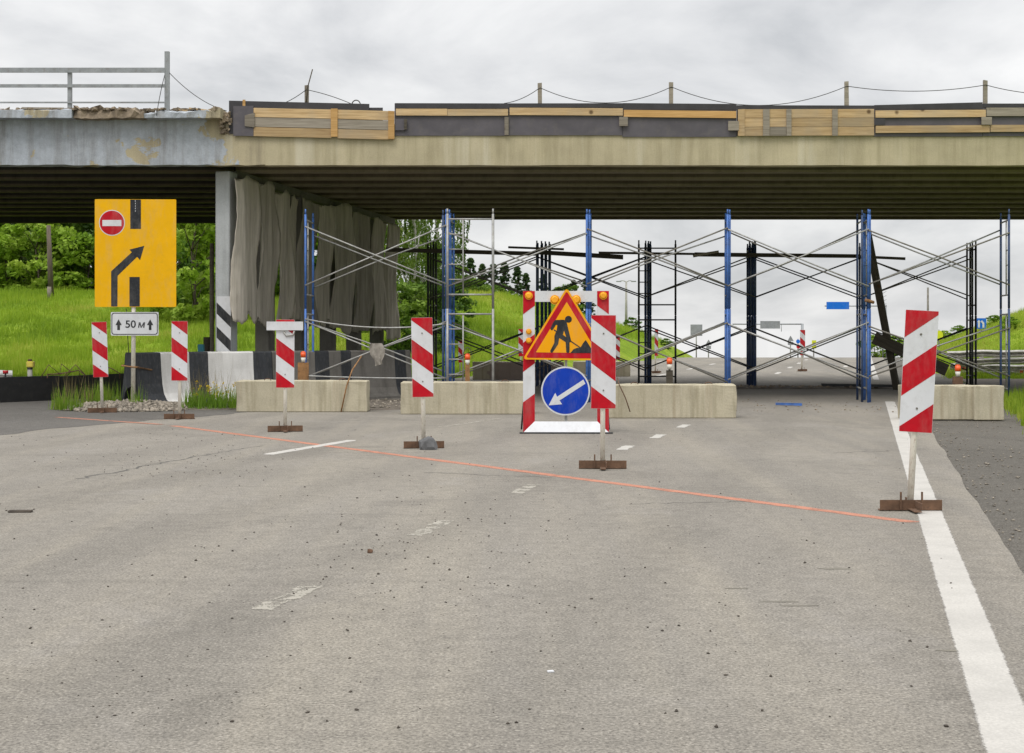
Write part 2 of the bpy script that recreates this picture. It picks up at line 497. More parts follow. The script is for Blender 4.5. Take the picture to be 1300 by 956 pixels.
wood('wood', (0.37, 0.245, 0.12), (0.60, 0.435, 0.24), grey=(0.38, 0.315, 0.225))
wood('wood_fresh', (0.42, 0.24, 0.085), (0.58, 0.36, 0.15))
wood('wood_grey', (0.19, 0.165, 0.13), (0.31, 0.275, 0.225))
wood('wood_dark', (0.05, 0.044, 0.034), (0.095, 0.082, 0.062))
simple('plywood_dark', (0.085, 0.077, 0.088), 0.2, 2.2, 0.55, dirt=(0.17,0.15,0.13), dirt_amt=0.35, bump=0.1)
simple('plywood_black', (0.035, 0.033, 0.037), 0.3, 2.5, 0.55, bump=0.1)
# felt
b = NB('felt')
oi = b.n('ShaderNodeObjectInfo')
v = b.vec((1,1,0.25))
c = b.ramp(b.noise(2.6, 7, 0.7, b.vec((2.2, 2.2, 0.22)), 0.3), (0.3, (0.33, 0.30, 0.255)), (0.55, (0.54, 0.495, 0.425)), (0.72, (0.66, 0.61, 0.53)))
hsv = b.n('ShaderNodeHueSaturation'); b.l(c, hsv.inputs['Color']); b.l(b.math('ADD', b.math('MULTIPLY', oi.outputs['Random'], 0.45), 0.65), hsv.inputs['Value'])
b.bump(b.mix(0.5, b.noise(60, 3, 0.7), b.noise(6, 5, 0.6, v)), 0.4, 0.015)
b.done(hsv.outputs[0], 0.95, 0, 0.1)

# paints and metals
simple('blue_paint', (0.05, 0.14, 0.42), 0.3, 7, 0.5, dirt=(0.2,0.2,0.2), dirt_amt=0.5)
simple('navy_paint', (0.035, 0.065, 0.15), 0.3, 7, 0.5, dirt=(0.09,0.07,0.05), dirt_amt=0.5)
simple('black_steel', (0.034, 0.036, 0.038), 0.3, 7, 0.55, dirt=(0.09,0.06,0.04), dirt_amt=0.4)
simple('galvanised', (0.36, 0.36, 0.345), 0.25, 6, 0.5, 0.35, dirt=(0.24,0.17,0.11), dirt_amt=0.7)
simple('old_steel', (0.17, 0.16, 0.135), 0.35, 5, 0.6, 0.2, dirt=(0.13,0.075,0.04), dirt_amt=0.8)
simple('rust', (0.13, 0.072, 0.042), 0.4, 9, 0.9, dirt=(0.06,0.04,0.03), dirt_amt=0.8, bump=0.4)
simple('rust_light', (0.27, 0.14, 0.055), 0.45, 7, 0.9, dirt=(0.08,0.05,0.035), dirt_amt=0.8, bump=0.4)
simple('post_white', (0.80, 0.765, 0.67), 0.08, 6, 0.6, dirt=(0.33,0.2,0.1), dirt_amt=0.75, stretch=(3,3,1.2))
simple('sign_white', (0.64, 0.65, 0.67), 0.06, 4, 0.4, dirt=(0.35,0.34,0.33), dirt_amt=0.35, bump=0)
simple('sign_red', (0.46, 0.006, 0.016), 0.14, 5, 0.38, dirt=(0.22,0.02,0.025), dirt_amt=0.5, bump=0)
simple('sign_yellow', (0.80, 0.42, 0.002), 0.05, 3, 0.4, dirt=(0.55,0.32,0.02), dirt_amt=0.3, bump=0)
simple('sign_orange', (0.84, 0.36, 0.002), 0.05, 3, 0.4, bump=0)
simple('sign_blue', (0.006, 0.045, 0.40), 0.1, 4, 0.35, bump=0)
simple('sign_black', (0.025, 0.027, 0.031), 0.25, 8, 0.5, dirt=(0.09,0.09,0.09), dirt_amt=0.5, bump=0)
simple('sign_lime', (0.62, 0.66, 0.03), 0.1, 4, 0.5, bump=0)
simple('sign_back', (0.30, 0.315, 0.33), 0.15, 4, 0.5, 0.4, bump=0)
simple('sign_sky_blue', (0.012, 0.15, 0.62), 0.05, 4, 0.4, bump=0)
simple('rail_grey', (0.27, 0.285, 0.295), 0.2, 5, 0.6, dirt=(0.15,0.1,0.07), dirt_amt=0.5)
simple('guard_zinc', (0.52, 0.495, 0.455), 0.35, 4, 0.6, 0.0, dirt=(0.14,0.11,0.085), dirt_amt=0.7)
simple('guard_white', (0.62, 0.62, 0.6), 0.1, 5, 0.6, dirt=(0.3,0.28,0.25), dirt_amt=0.5)
simple('black_plastic', (0.012, 0.012, 0.013), 0.3, 4, 0.5, dirt=(0.04,0.037,0.033), dirt_amt=0.6)
simple('lamp_amber', (0.85, 0.36, 0.01), 0.1, 6, 0.25, bump=0)
simple('lamp_orange', (0.78, 0.10, 0.015), 0.1, 6, 0.3, bump=0)
simple('lamp_white', (0.7, 0.68, 0.62), 0.1, 6, 0.35, bump=0)
simple('lamp_yellow', (0.72, 0.58, 0.10), 0.1, 6, 0.35, bump=0)
simple('wire', (0.05, 0.048, 0.045), 0.3, 6, 0.7, bump=0)
simple('rag', (0.33, 0.30, 0.26), 0.3, 10, 0.95, bump=0.4)
simple('pole_concrete', (0.36, 0.35, 0.31), 0.2, 4, 0.85)
simple('blue_stake', (0.06, 0.30, 0.42), 0.2, 6, 0.6)

# ================================================================== SETTING
T = 0.25                                   # road runs along x = q + T*y
def zr(d):
    return np.where(d > 80, -np.minimum((np.maximum(d-80, 0))**2*0.002, 40.0), 0.0)
def sstep(x):
    x = np.clip(x, 0, 1); return x*x*(3-2*x)
def zterr(x, y):
    x = np.asarray(x, float); y = np.asarray(y, float)
    q = x - T*y
    base = zr(y)
    left = 3.6*sstep((y-43)/42.0)*np.clip((-11.8-q)/10.5, 0, 1)**0.6
    # the meadow stays lower to the far left near the bridge
    right = 2.4*sstep((y-48)/13.0)*np.clip((q-2.6)/4.5, 0, 1)**0.8*(1-0.3*np.clip((y-60)/30, 0, 1))
    left = left + 0.25*np.sin(x*0.21+1)*np.sin(y*0.17)*np.clip((-15-q)/6, 0, 1)*sstep((y-38)/10)
    inner = np.where((q > -13.5) & (q < 2.4), -0.05, -0.03)
    return base + left + right + inner

xs = np.concatenate([np.arange(-420, -60, 30), np.arange(-60, -24, 1.5), np.arange(-24, 46, 0.8), np.arange(46, 80, 2.5), np.arange(80, 441, 30)])
ys = np.concatenate([np.arange(-80, 0, 16), np.arange(0, 30, 2), np.arange(30, 110, 1.0), np.arange(110, 160, 4), np.arange(160, 900, 40)])
X, Y = np.meshgrid(xs, ys)
Z = zterr(X, Y)
V = np.stack([X, Y, Z], -1).reshape(-1, 3)
ny, nx = X.shape
ii = (np.arange(ny-1)[:, None]*nx + np.arange(nx-1)[None, :]).ravel()
Fq = np.stack([ii, ii+1, ii+nx+1, ii+nx], -1)
ground = tag(link('ground', mesh_np('ground', V, Fq, ['grass_ground'], smooth=True)), 'grassy ground with banks rising on both sides of the road', 'ground', kind='structure')

def strip(q0, q1, d0, d1, z, step=2.0, wob=0.0, seed=0):
    ds = np.arange(d0, d1+1e-6, step)
    vv = []
    for i, d in enumerate(ds):
        zz = float(zr(d))+z
        w0 = mnoise.noise(Vector((d*0.7, seed, 0)))*wob + mnoise.noise(Vector((d*3.1, seed, 5)))*wob*0.5
        vv.append((q0+T*d+(w0 if seed == 2 else 0), d, zz)); vv.append((q1+T*d+(w0 if seed == 1 else 0), d, zz))
    return vv, [(2*i, 2*i+1, 2*i+3, 2*i+2) for i in range(len(ds)-1)]
road = thing('road', 'worn pale grey asphalt carriageway running under the overpass', 'road')
road['kind'] = 'structure'
mb = MB(); mb.add(*strip(-13.2, 0.97, -30, 240, 0.0, 0.5, 0.06, 1)); mb.build('carriageway', 'asphalt', road)
sh = thing('shoulder', 'dark gravelly road shoulder beside the pale carriageway', 'shoulder'); sh['kind'] = 'structure'
mb = MB(); mb.add(*strip(0.7, 2.9, -30, 140, -0.014, 1.0)); mb.build('shoulder_surface', 'shoulder', sh)

ue = thing('added_underpass_earth', 'bare dry earth added under the right part of the overpass against green bounce', 'earth'); ue['kind'] = 'structure'  # added, mostly hidden sheet that keeps grass from tinting the underside green
mb = MB(); mb.add(*strip(2.95, 16, 30.5, 45.5, -0.012, 1.5)); mb.build('added_earth_surface', 'earth', ue)
def sheet(name, pts, z, mat, parent):
    mb = MB(); mb.add([(p[0], p[1], z) for p in pts], [tuple(range(len(pts)))]); o = mb.build(name, mat, parent)
    return o
def ribbon(name, pts, wd, z, mat, parent, jit=0.0):
    vv = []; ed = []
    pts = [Vector((p[0], p[1], 0)) for p in pts]
    last = len(pts)-1
    for i, p in enumerate(pts):
        t = (pts[min(i+1, last)]-pts[max(i-1, 0)]).normalized()
        nrm = Vector((-t.y, t.x, 0))
        a = wd/2*(1+random.uniform(-jit, jit)); c = wd/2*(1+random.uniform(-jit, jit))
        for k, s_ in enumerate((p+nrm*a, p+nrm*a*0.55, p-nrm*c*0.55, p-nrm*c)):
            vv.append((s_.x, s_.y, float(zr(s_.y))+z)); ed.append(0.0 if (k in (0, 3) or i in (0, last)) else 1.0)
    mb = MB(); mb.add(vv, [(4*i+k+1, 4*i+4+k+1, 4*i+4+k, 4*i+k) for i in range(last) for k in range(3)])
    o = mb.build(name, mat, parent)
    at_ = o.data.attributes.new('edge', 'FLOAT', 'POINT'); at_.data.foreach_set('value', ed)
    return o
def lerp_pts(a, b, n):
    a = Vector(a); b = Vector(b)
    return [a.lerp(b, i/n) for i in range(n+1)]

# dark resurfaced detour lane to the left
edge = [(-12.9+T*-25, -25), (-12.9+T*8, 8), (-12.9+T*14, 14), (-12.75+T*18, 18), (-12.6+T*20.6, 20.6), (-12.5+T*22.5, 22.5), (-11.95+T*24.3, 24.3), (-11.5+T*25.6, 25.6), (-11.6+T*27, 27), (-13.0+T*28.2, 28.2), (-14.6+T*29.8, 29.8), (-17.5+T*33.5, 33.5), (-22+T*36, 36), (-60, 33), (-60, -25)]
e2 = []
for i in range(len(edge)):
    a, c = Vector(edge[i]), Vector(edge[(i+1) % len(edge)])
    n = 6 if i < 10 else 1
    for k in range(n):
        p = a.lerp(c, k/n)
        j = 0.10 if 1 < i < 10 else 0
        e2.append((p.x+random.uniform(-j, j), p.y+random.uniform(-j, j)))
dl = thing('detour_lane', 'dark fresh asphalt lane branching off to the left of the barrier', 'road'); dl['kind'] = 'structure'
sheet('asphalt_surface', e2, 0.003, 'asphalt_dark', dl)

# painted markings
ribbon('edge_line', lerp_pts((0.53+T*-20, -20), (0.53+T*5, 5), 20)+lerp_pts((0.53+T*5.2, 5.2), (0.50+T*30.5, 30.5), 90), 0.225, 0.002, 'line_white', road, 0.02)
ribbon('edge_line', lerp_pts((0.30+T*44, 44), (0.1+T*110, 110), 60), 0.21, 0.002, 'line_white', road, 0.06)
ribbon('orange_line', lerp_pts(gp(1182, 666), gp(215, 540), 60), 0.19, 0.0018, 'line_orange', road, 0.12)
ribbon('orange_line', lerp_pts(gp(212, 539.6), gp(66, 529.5), 14), 0.16, 0.0052, 'line_orange', road, 0.15)
ribbon('lane_dash', lerp_pts(gp(337, 577.5), gp(450, 558.5), 14), 0.19, 0.002, 'line_white', road, 0.08)
ribbon('lane_dash', lerp_pts(gp(552, 543), gp(640, 530.5), 12), 0.17, 0.002, 'line_worn', road, 0.2)
for (px, py, ln) in ((366, 758, 0.95), (548, 670, 1.1), (667, 620.5, 1.0), (794, 568.5, 0.8), (835, 554, 0.9), (868, 541, 0.9), (905, 530, 0.7)):
    c = gp(px, py); t = Vector((T, 1, 0)).normalized()
    ribbon('lane_dash', [c+t*ln*(k/8-0.5) + Vector((random.uniform(-.01, .01), 0, 0)) for k in range(9)], 0.21, 0.002, 'line_dash' if px > 700 else 'line_worn', road, 0.2)
for d0, q in ((50, -3.2), (58, -3.2), (66, -3.2), (74, -3.2), (82, -3.2), (48, -7.1), (56, -7.1), (64, -7.1), (72, -7.1), (80, -7.1), (60, -0.9), (70, -10.3)):
    ribbon('lane_dash', lerp_pts((q+T*d0, d0), (q+T*(d0+2.6), d0+2.6), 4), 0.2, 0.002, 'line_white', road, 0.1)
# cracks
def crack(a, b_, n, amp, wd):
    pts = []
    for k, p in enumerate(lerp_pts(a, b_, n)):
        pts.append(p+Vector((random.uniform(-amp, amp), random.uniform(-amp, amp), 0)))
    ribbon('crack', pts, wd, 0.0015, 'crack_tar', road, 0.7)
crack(gp(100, 608), gp(262, 577), 26, 0.05, 0.035)
crack(gp(262, 577), gp(330, 566), 14, 0.05, 0.018)
crack(gp(540, 600), gp(700, 606), 16, 0.05, 0.018)
crack(gp(800, 640), gp(960, 636), 16, 0.05, 0.012)
crack(gp(1060, 575), gp(1180, 570), 16, 0.06, 0.015)
def blot(px, py, rx, ry, mat='oil_stain', z=0.0015):
    c = gp(px, py)
    pts = []
    for k in range(22):
        a = 2*math.pi*k/22
        r = 1+0.45*mnoise.noise(Vector((math.cos(a)*1.6+px, math.sin(a)*1.6, 3)))+random.uniform(-.12, .12)
        pts.append((c.x+rx*r*math.cos(a), c.y+ry*r*math.sin(a)))
    sheet('stain', pts, z, mat, road)
for s_ in ((990, 764, 0.11, 0.022), (1014, 769, 0.12, 0.018), (935, 747, 0.07, 0.02), (1060, 722, 0.09, 0.03), (1204, 826, 0.05, 0.02), (1000, 515, .25, .22)):
    blot(*s_)

# ================================================================== OVERPASS
DB = 30.0; DE = 44.6                       # near and far face of the deck
ZB = 5.02                                  # underside of the girders
def bx_(px): return (px-650)*DB/F
def bz_(py): return EYE-(py-421)*DB/F
bridge = thing('overpass_bridge', 'concrete road overpass on thin columns, peeling blue-grey paint at one end', 'bridge', (0, 0, 0))
# right span edge beam
def rough_beam(x0, x1, y0, y1, z0, z1, step=0.35, jit=0.008):
    """beam along x with a lightly uneven outline"""
    n = max(2, int((x1-x0)/step))
    vv = []; fs = []
    for i in range(n+1):
        x = x0+(x1-x0)*i/n
        for (y, z) in ((y0, z0), (y0, z1), (y1, z1), (y1, z0)):
            vv.append((x+random.uniform(-jit, jit)*(0 < i < n), y+random.uniform(-jit, jit)*0.6, z+random.uniform(-jit, jit)))
    for i in range(n):
        for k in range(4):
            a = i*4+k; c = i*4+(k+1) % 4
            fs.append((a, a+4, c+4, c))
    fs.append((0, 1, 2, 3)); fs.append(tuple(4*n+k for k in (3, 2, 1, 0)))
    return vv, fs
XJ = -6.12                                 # joint above the pier
mb = MB(); mb.add(*rough_beam(XJ+0.9, 34, DB, DB+0.32, ZB, 5.66, 0.5, 0.006)); mb.build('edge_beam', 'fascia', bridge)
mb = MB(); mb.add(*rough_beam(-30, XJ+0.9, DB-0.004, DB+0.32, ZB+0.005, 5.99, 0.2, 0.013)); mb.build('edge_beam', 'fascia_old', bridge)
for (x0, x1) in ((-30, XJ-0.02), (XJ+0.02, 34)):
    k = 0
    d = DB+1.45
    while d < DE-0.4:
        # T-girder: web with a wider foot
        pf = ((-0.16, ZB+0.05), (-0.15, ZB+0.16), (-0.08, ZB+0.24), (-0.08, 5.75), (0.08, 5.75), (0.08, ZB+0.24), (0.15, ZB+0.16), (0.16, ZB+0.05))
        mb = MB()
        mb.add([(x, d+dy_, z) for x in (x0, x1) for (dy_, z) in pf], [(i, (i+1) % 8, 8+(i+1) % 8, 8+i) for i in range(8)]+[tuple(reversed(range(8))), tuple(range(8, 16))])
        gd = mb.build('girder', 'girder_shaded' if x0 < -20 else 'girder_concrete', bridge)
        mb = MB(); mb.box(((x0+x1)/2, d, ZB+0.025), (x1-x0, 0.32, 0.05)); mb.build('girder_foot_lit', 'girder_concrete' if x0 < -20 else 'girder_foot_lit', gd)  # foot one tone lighter than its web, painted bounce light
        d += 1.46
    zf = ZB-0.12 if x0 < -20 else ZB
    mb = MB(); mb.box(((x0+x1)/2, DE-0.15, (zf+5.75)/2), (x1-x0, 0.3, 5.75-zf)); mb.build('girder', 'girder_shaded' if x0 < -20 else 'girder_concrete', bridge)
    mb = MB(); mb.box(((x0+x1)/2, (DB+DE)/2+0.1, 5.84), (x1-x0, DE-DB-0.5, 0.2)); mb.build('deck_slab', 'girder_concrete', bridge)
    # diaphragms across the girders
    for xd in (np.arange(x0+5.2, x1-2, 7.0)):
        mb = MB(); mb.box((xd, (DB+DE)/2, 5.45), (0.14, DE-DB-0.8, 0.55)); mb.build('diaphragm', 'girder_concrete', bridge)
# sidewalk ledge on the old span: intact, crumbled, intact pieces
def ledge(px0, px1, zt0, zt1, mat, jit):
    x0, x1 = bx_(px0), bx_(px1)
    n = max(3, int((x1-x0)/0.09)); vv = []; fs = []
    for i in range(n+1):
        x = x0+(x1-x0)*i/n
        zt = zt0+(zt1-zt0)*i/n
        j = lambda s=1.0: random.uniform(-jit, jit)*s
        rag = mnoise.noise(Vector((x*3.0, 1.7, 0)))*jit*2.2
        for (y, z) in ((DB-0.34+rag+j(.5), 5.975+j(.25)), (DB-0.34+rag*1.6+j(.6), zt-0.03+rag+j()), (DB-0.22+j(), zt+rag+j()), (DB+1.2, zt+j()), (DB+1.2, 5.975)):
            vv.append((x, y, z))
    for i in range(n):
        for k in range(5):
            a = i*5+k; c = i*5+(k+1) % 5
            fs.append((a, a+5, c+5, c))
    fs.append(tuple(range(5))); fs.append(tuple(5*n+k for k in reversed(range(5))))
    mb = MB(); mb.add(vv, fs); return mb.build('ledge_slab', mat, bridge)
ledge(-450, 97, 6.14, 6.16, 'fascia_old', 0.012)
o = ledge(97.3, 188, 6.12, 6.15, 'rubble', 0.075); o['label'] = 'crumbled brown section of the ledge'
ledge(188.3, 273, 6.10, 6.16, 'fascia_old', 0.025)
ledge(273.3, 284, 6.22, 6.2, 'fascia_old', 0.012)
# rubble lying on the ledge
mb = MB()
for k in range(260):
    px = random.uniform(-30, 284) if k % 3 else random.uniform(95, 190)
    s_ = random.uniform(0.015, 0.06)
    c = Vector((bx_(px), DB-0.2+random.uniform(-.1, .5), 6.15+s_*0.4))
    mb.box(c, (s_*2.2, s_*1.6, s_), M=Matrix.Translation(c)@Matrix.Rotation(random.uniform(0, 6), 4, 'Z')@Matrix.Rotation(random.uniform(-.4, .4), 4, 'X')@Matrix.Translation(-c), jit=s_*0.3)
for k in range(40):
    c = Vector((XJ+random.uniform(-0.02, 0.16), DB-0.03+random.uniform(-.06, .05), 5.70+random.uniform(0, .42))); s_ = random.uniform(.03, .08)
    mb.box(c, (s_, s_, s_), jit=s_*.35)
rb = tag(mb.build('deck_rubble', 'rubble'), 'loose crumbled concrete lying along the broken ledge of the old span', 'rubble', kind='stuff')
# old boards lying on the ledge
for (p0, p1, y) in ((31, 84, 138.6), (242, 268, 139), (222, 240, 139.5)):
    mb = MB(); a = Vector((bx_(p0), DB-0.1, bz_(y)-0.0)); c = Vector((bx_(p1), DB-0.12, bz_(y+(3 if p0 > 200 else 0.6))))
    mid = (a+c)/2; ang = math.atan2(c.z-a.z, c.x-a.x)
    mb.box((0, 0, 0), ((c-a).length, 0.12, 0.035), M=Matrix.Translation(mid)@Matrix.Rotation(-ang, 4, 'Y'))
    tag(mb.build('loose_board', 'wood_grey' if p0 < 200 else 'wood'), {31: 'thin weathered board lying on the ledge below the railing', 242: 'short tilted board beside the broken end of the ledge', 222: 'small plank scrap on the ledge beside the tall railing post'}[p0], 'board')

# pier: columns and cap, row leaning along the road
TP = 0.18
pang = -math.atan(TP)
col_obj = []
for i in range(6):
    d = 30.78 + 2.37*i
    x = -6.20 + TP*(d-30.78)
    mb = MB()
    mb.bbox((0, 0, 2.46), (0.33, 0.46, 5.0), 0.02)
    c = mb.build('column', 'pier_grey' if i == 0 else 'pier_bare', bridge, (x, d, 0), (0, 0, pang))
    if i == 0: c['label'] = 'pale grey end column with striped board at its foot'
    col_obj.append(c)
mb = MB(); ln = 13.4
mb.box((0, 0, 0), (0.36, ln, 0.18), M=Matrix.Translation((-6.20+TP*6.6, 37.7, ZB-0.085))@rz(pang)); mb.build('pier_cap', 'pier_bare', bridge)
# right-hand pier beyond the view, carries the span
for i in range(6):
    d = 30.9 + 2.5*i
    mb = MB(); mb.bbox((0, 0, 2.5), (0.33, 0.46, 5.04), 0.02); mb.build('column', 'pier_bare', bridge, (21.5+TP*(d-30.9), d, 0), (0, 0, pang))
# black/white striped board fixed to the end column
sb = thing('striped_board', 'white board with black diagonal stripes on the foot of the end column', 'hazard board', (-6.205, 30.545, 0), (0, 0, pang))
W2, H0, H1 = 0.16, 0.55, 2.26
mb = MB(); mb.box((0, -0.005, (H0+H1)/2), (2*W2, 0.02, H1-H0)); mb.build('panel', 'sign_white', sb)
rect = [(-W2, H0), (W2, H0), (W2, H1), (-W2, H1)]
for k in range(4):
    zt_l = 2.13-0.52*k                     # at the left edge
    dr = -0.30/(2*W2)
    a = clip(clip(rect, -dr, 1, zt_l+dr*W2), dr, -1, -(zt_l-0.24+dr*W2))
    if len(a) > 2:
        mb = MB(); mb.prism(a, -0.018, -0.0155); mb.build('stripe', 'sign_black', sb)

# ------------------------------------------------------------------ railing on the old span
rl = thing('guard_railing', 'grey steel railing with three rails and one taller end post on the old span', 'railing', (bx_(214), DB-0.12, 6.13))
def RX(px): return bx_(px)-bx_(214)
for px in (-277, -154, -32, 91, 214):
    h = 1.27 if px == 214 else 0.88
    mb = MB(); mb.box((RX(px), 0, h/2), (0.095 if px == 214 else 0.08, 0.08, h)); mb.build('post', 'rail_grey', rl)
for z, hh in ((0.865, 0.095), (0.535, 0.06), (0.19, 0.03)):
    mb = MB(); mb.box(((RX(-330)+RX(211))/2, -0.055, z), (RX(211)-RX(-330), 0.03, hh)); mb.build('rail', 'rail_grey', rl)
    if hh > .05:
        mb = MB(); mb.box(((RX(-330)+RX(211))/2, -0.03, z+hh/2+.004), (RX(211)-RX(-330), 0.08, 0.008)); mb.build('rail_flange', 'rail_grey', rl)

# ------------------------------------------------------------------ formwork along the deck edge
YP = DB-0.03                                # plywood plane
def quad_board(parent, name, px0, px1, yt0, yt1, h0, h1, yfront, th, mat):
    """board whose top runs from yt0 to yt1 (photo rows), heights h0,h1 in rows; real metres through the deck plane"""
    mb = MB()
    mb.prism([(bx_(px0), bz_(yt0)), (bx_(px1), bz_(yt1)), (bx_(px1), bz_(yt1+h1)), (bx_(px0), bz_(yt0+h0))], yfront, yfront+th)
    return mb.build(name, mat, parent)
def fw(label): return thing('formwork_panel', label, 'formwork', (0, 0, 0), group='formwork along the deck edge')
def place_root(root):
    # put the empty at the base centre of its parts
    pts = [Vector(v.co) for ch in root.children for v in ch.data.vertices]
    c = Vector((sum(p.x for p in pts)/len(pts), sum(p.y for p in pts)/len(pts), min(p.z for p in pts)))
    for ch in root.children:
        ch.data.transform(Matrix.Translation(-c))
    root.location = c
A = fw('formwork with three wide planks and two upright battens beside the old span')
quad_board(A, 'plywood_sheet', 291, 469, 128, 132.2, 42, 40, YP, 0.028, 'plywood_black')
quad_board(A, 'plywood_plate', 297, 322.5, 135.4, 135.0, 37.5, 38.4, YP-0.045, 0.024, 'plywood_dark')
quad_board(A, 'peg', 308.5, 312, 127, 127, 14, 14, YP-0.018, 0.016, 'wood_fresh')
for k in range(3):
    quad_board(A, 'plank', 322.8, 421.5, 137.6+k*12.1, 139.7+k*12.2, 11.5, 11.6, YP-0.045, 0.04, 'wood' if k != 1 else 'wood_grey')
    quad_board(A, 'plank', 428.5, 500.5, 139.8+k*12.3, 141.8+k*12.2, 11.6, 11.7, YP-0.046, 0.04, 'wood' if k != 1 else 'wood_grey')
quad_board(A, 'batten', 420.8, 429.2, 138.8, 138.8, 35.6, 35.6, YP-0.075, 0.028, 'wood_fresh')
quad_board(A, 'batten', 493.4, 501.2, 141.6, 142, 35.4, 35.2, YP-0.075, 0.028, 'wood_fresh')
quad_board(A, 'bracket', 311.8, 324.2, 147.5, 144, 13.5, 18.5, YP-0.075, 0.028, 'wood_grey')
quad_board(A, 'backing_sheet', 462, 486, 136.6, 136.6, 35, 35, YP+0.0295, 0.012, 'plywood_black')
place_root(A)
def pair(label, px0, px1, tp, boards, panel_top0, panel_top1, bot, extra=()):
    P = fw(label)
    quad_board(P, 'plywood_sheet', px0-0.9, px1+0.2, panel_top0, panel_top1, bot-panel_top0, bot-panel_top1, YP, 0.028, 'plywood_dark')
    quad_board(P, 'top_sheet', px0-0.2, px1+0.2, panel_top0-0.2, panel_top1-0.2, tp-panel_top0, tp-panel_top1, YP-0.012, 0.011, 'plywood_black')
    for (a, c, y0, y1, h, mt) in boards:
        quad_board(P, 'board', a, c, y0, y1, h, h, YP-0.05, 0.035, mt)
    for (nm, a, c, y0, h, mt, off) in extra:
        quad_board(P, nm, a, c, y0, y0, h, h, YP-off, 0.03, mt)
    place_root(P)
pair('dark formwork panel with one board and a nailed plate, beside the three-plank section', 502, 646, 138, [(503, 568, 138.6, 138.8, 8.6, 'wood'), (568.4, 645, 139.2, 139, 8.4, 'wood')], 131.5, 131.8, 172.5,
     (('plate', 502, 516, 151.5, 14.5, 'plywood_dark', 0.045), ('cleat', 513.5, 517, 152, 13, 'wood_dark', 0.078), ('patch', 640.5, 645.8, 149, 23, 'wood_grey', 0.04)))
pair('dark formwork panel with a pale knotty board and small square block', 646.6, 790.4, 137, [(647, 790.4, 137.4, 138.2, 9.2, 'wood')], 131.8, 131.6, 172,
     (('bracket', 785.6, 796.6, 149.2, 11.6, 'wood_grey', 0.08),))
pair('dark formwork panel with a fresh orange board and scraped lower face', 791, 934.6, 140, [(791.6, 934, 140.2, 141.8, 8.8, 'wood_fresh')], 131.4, 132.6, 174,
     (('bracket', 923.5, 937, 154.6, 11.8, 'wood_grey', 0.085),))
C_ = fw('formwork of three pale planks crossed by four upright battens')
quad_board(C_, 'plywood_sheet', 935.2, 1109, 133.8, 134.2, 39, 38, YP, 0.028, 'plywood_black')
for k in range(3):
    quad_board(C_, 'plank', 938, 999.5, 139.4+k*11.4, 139.2+k*11.3, 11.0, 10.9, YP-0.042, 0.036, 'wood')
    quad_board(C_, 'plank', 1000, 1108.6, 139.2+k*11.3, 139.0+k*11.3, 10.9, 10.9, YP-0.043, 0.036, 'wood')
for a, c in ((936, 944.4), (967.8, 976), (997.4, 1003.6), (1055.4, 1062.2)):
    quad_board(C_, 'batten', a, c, 139.8, 139.4, 33.5, 33.8, YP-0.072, 0.028, 'wood' if a < 960 else 'wood_grey')
quad_board(C_, 'patch', 976.6, 997, 162, 162, 11, 11, YP-0.0585, 0.013, 'wood_grey')
place_root(C_)
pair('dark formwork panel with two parallel boards, beside the four-batten section', 1109.8, 1246.4, 139, [(1110.4, 1250, 141, 140, 9, 'wood'), (1110.6, 1255, 160.4, 159.4, 9, 'wood')], 134, 130.4, 173.5,
     (('plate', 1108.6, 1122, 151, 8.5, 'plywood_black', 0.055),))
pair('dark formwork panel with a greyed upper board, farthest from the old span', 1248, 2300, 137, [(1251, 1620, 137.4, 136.4, 10.6, 'wood_grey'), (1256, 1620, 159.2, 158.6, 8.8, 'wood')], 132, 131.8, 173,
     (('bracket', 1244, 1257, 149.5, 9.6, 'wood_grey', 0.084),))
# small hoop on the formwork edge
mb = MB(); mb.path([(bx_(452)+0.09*math.cos(t), DB+0.02, 6.30+0.1*math.sin(t)) for t in np.linspace(0, math.pi, 12)], 0.012)
tag(mb.build('steel_hoop', 'wire'), 'small dark hoop standing on the top edge of the formwork', 'hoop')
# stakes and wires above the formwork
stk = [(388.5, 107.5, 'weathered stake with a thin stick bound to it, above the three-plank formwork'), (685.5, 105, 'grey wooden stake above the pale knotty board'), (852.5, 104, 'grey wooden stake above the fresh orange board'), (1075.5, 103, 'grey wooden stake above the four-batten planks'), (1252, 101.5, 'grey wooden stake where the greyed board begins'), (1420, 101, 'grey wooden stake beyond the greyed formwork board')]
tops = []
for px, yt, lab in stk:
    zt = bz_(yt)
    s_ = thing('wooden_stake', lab, 'stake', (bx_(px), DB+0.07, 5.94), group='stakes above the formwork')
    mb = MB(); mb.box((0, 0, (zt-5.94)/2), (0.085, 0.07, zt-5.94), jit=0.008); mb.build('post', 'wood_grey', s_)
    if px < 400:
        mb = MB(); mb.path([(-0.02, -0.05, 0.2), (0.03, -0.05, zt-5.94-0.06), (0.135, -0.05, zt-5.94+0.33)], 0.013); mb.build('stick', 'wood_dark', s_)
    tops.append(Vector((bx_(px), DB+0.03, zt-0.1)))
def wire(name, p, q, sag, label, r=0.008, mat='wire', n=18):
    pts = []
    for i in range(n+1):
        t = i/n
        a = p.lerp(q, t); a.z -= sag*4*t*(1-t)
        pts.append(a)
    mb = MB(); mb.path(pts, r, 5)
    return tag(mb.build(name, mat), label, 'wire')
wire('sagging_wire', tops[1], tops[2], 0.33, 'wire hanging between the stakes over the pale knotty board')
wire('sagging_wire', tops[2], tops[3], 0.40, 'wire hanging in a long low curve towards the four-batten planks')
wire('sagging_wire', tops[3], tops[4], 0.12, 'wire between the stakes over the two parallel boards')
wire('sagging_wire', tops[4], tops[5], 0.2, 'wire running beyond the stake at the greyed board')
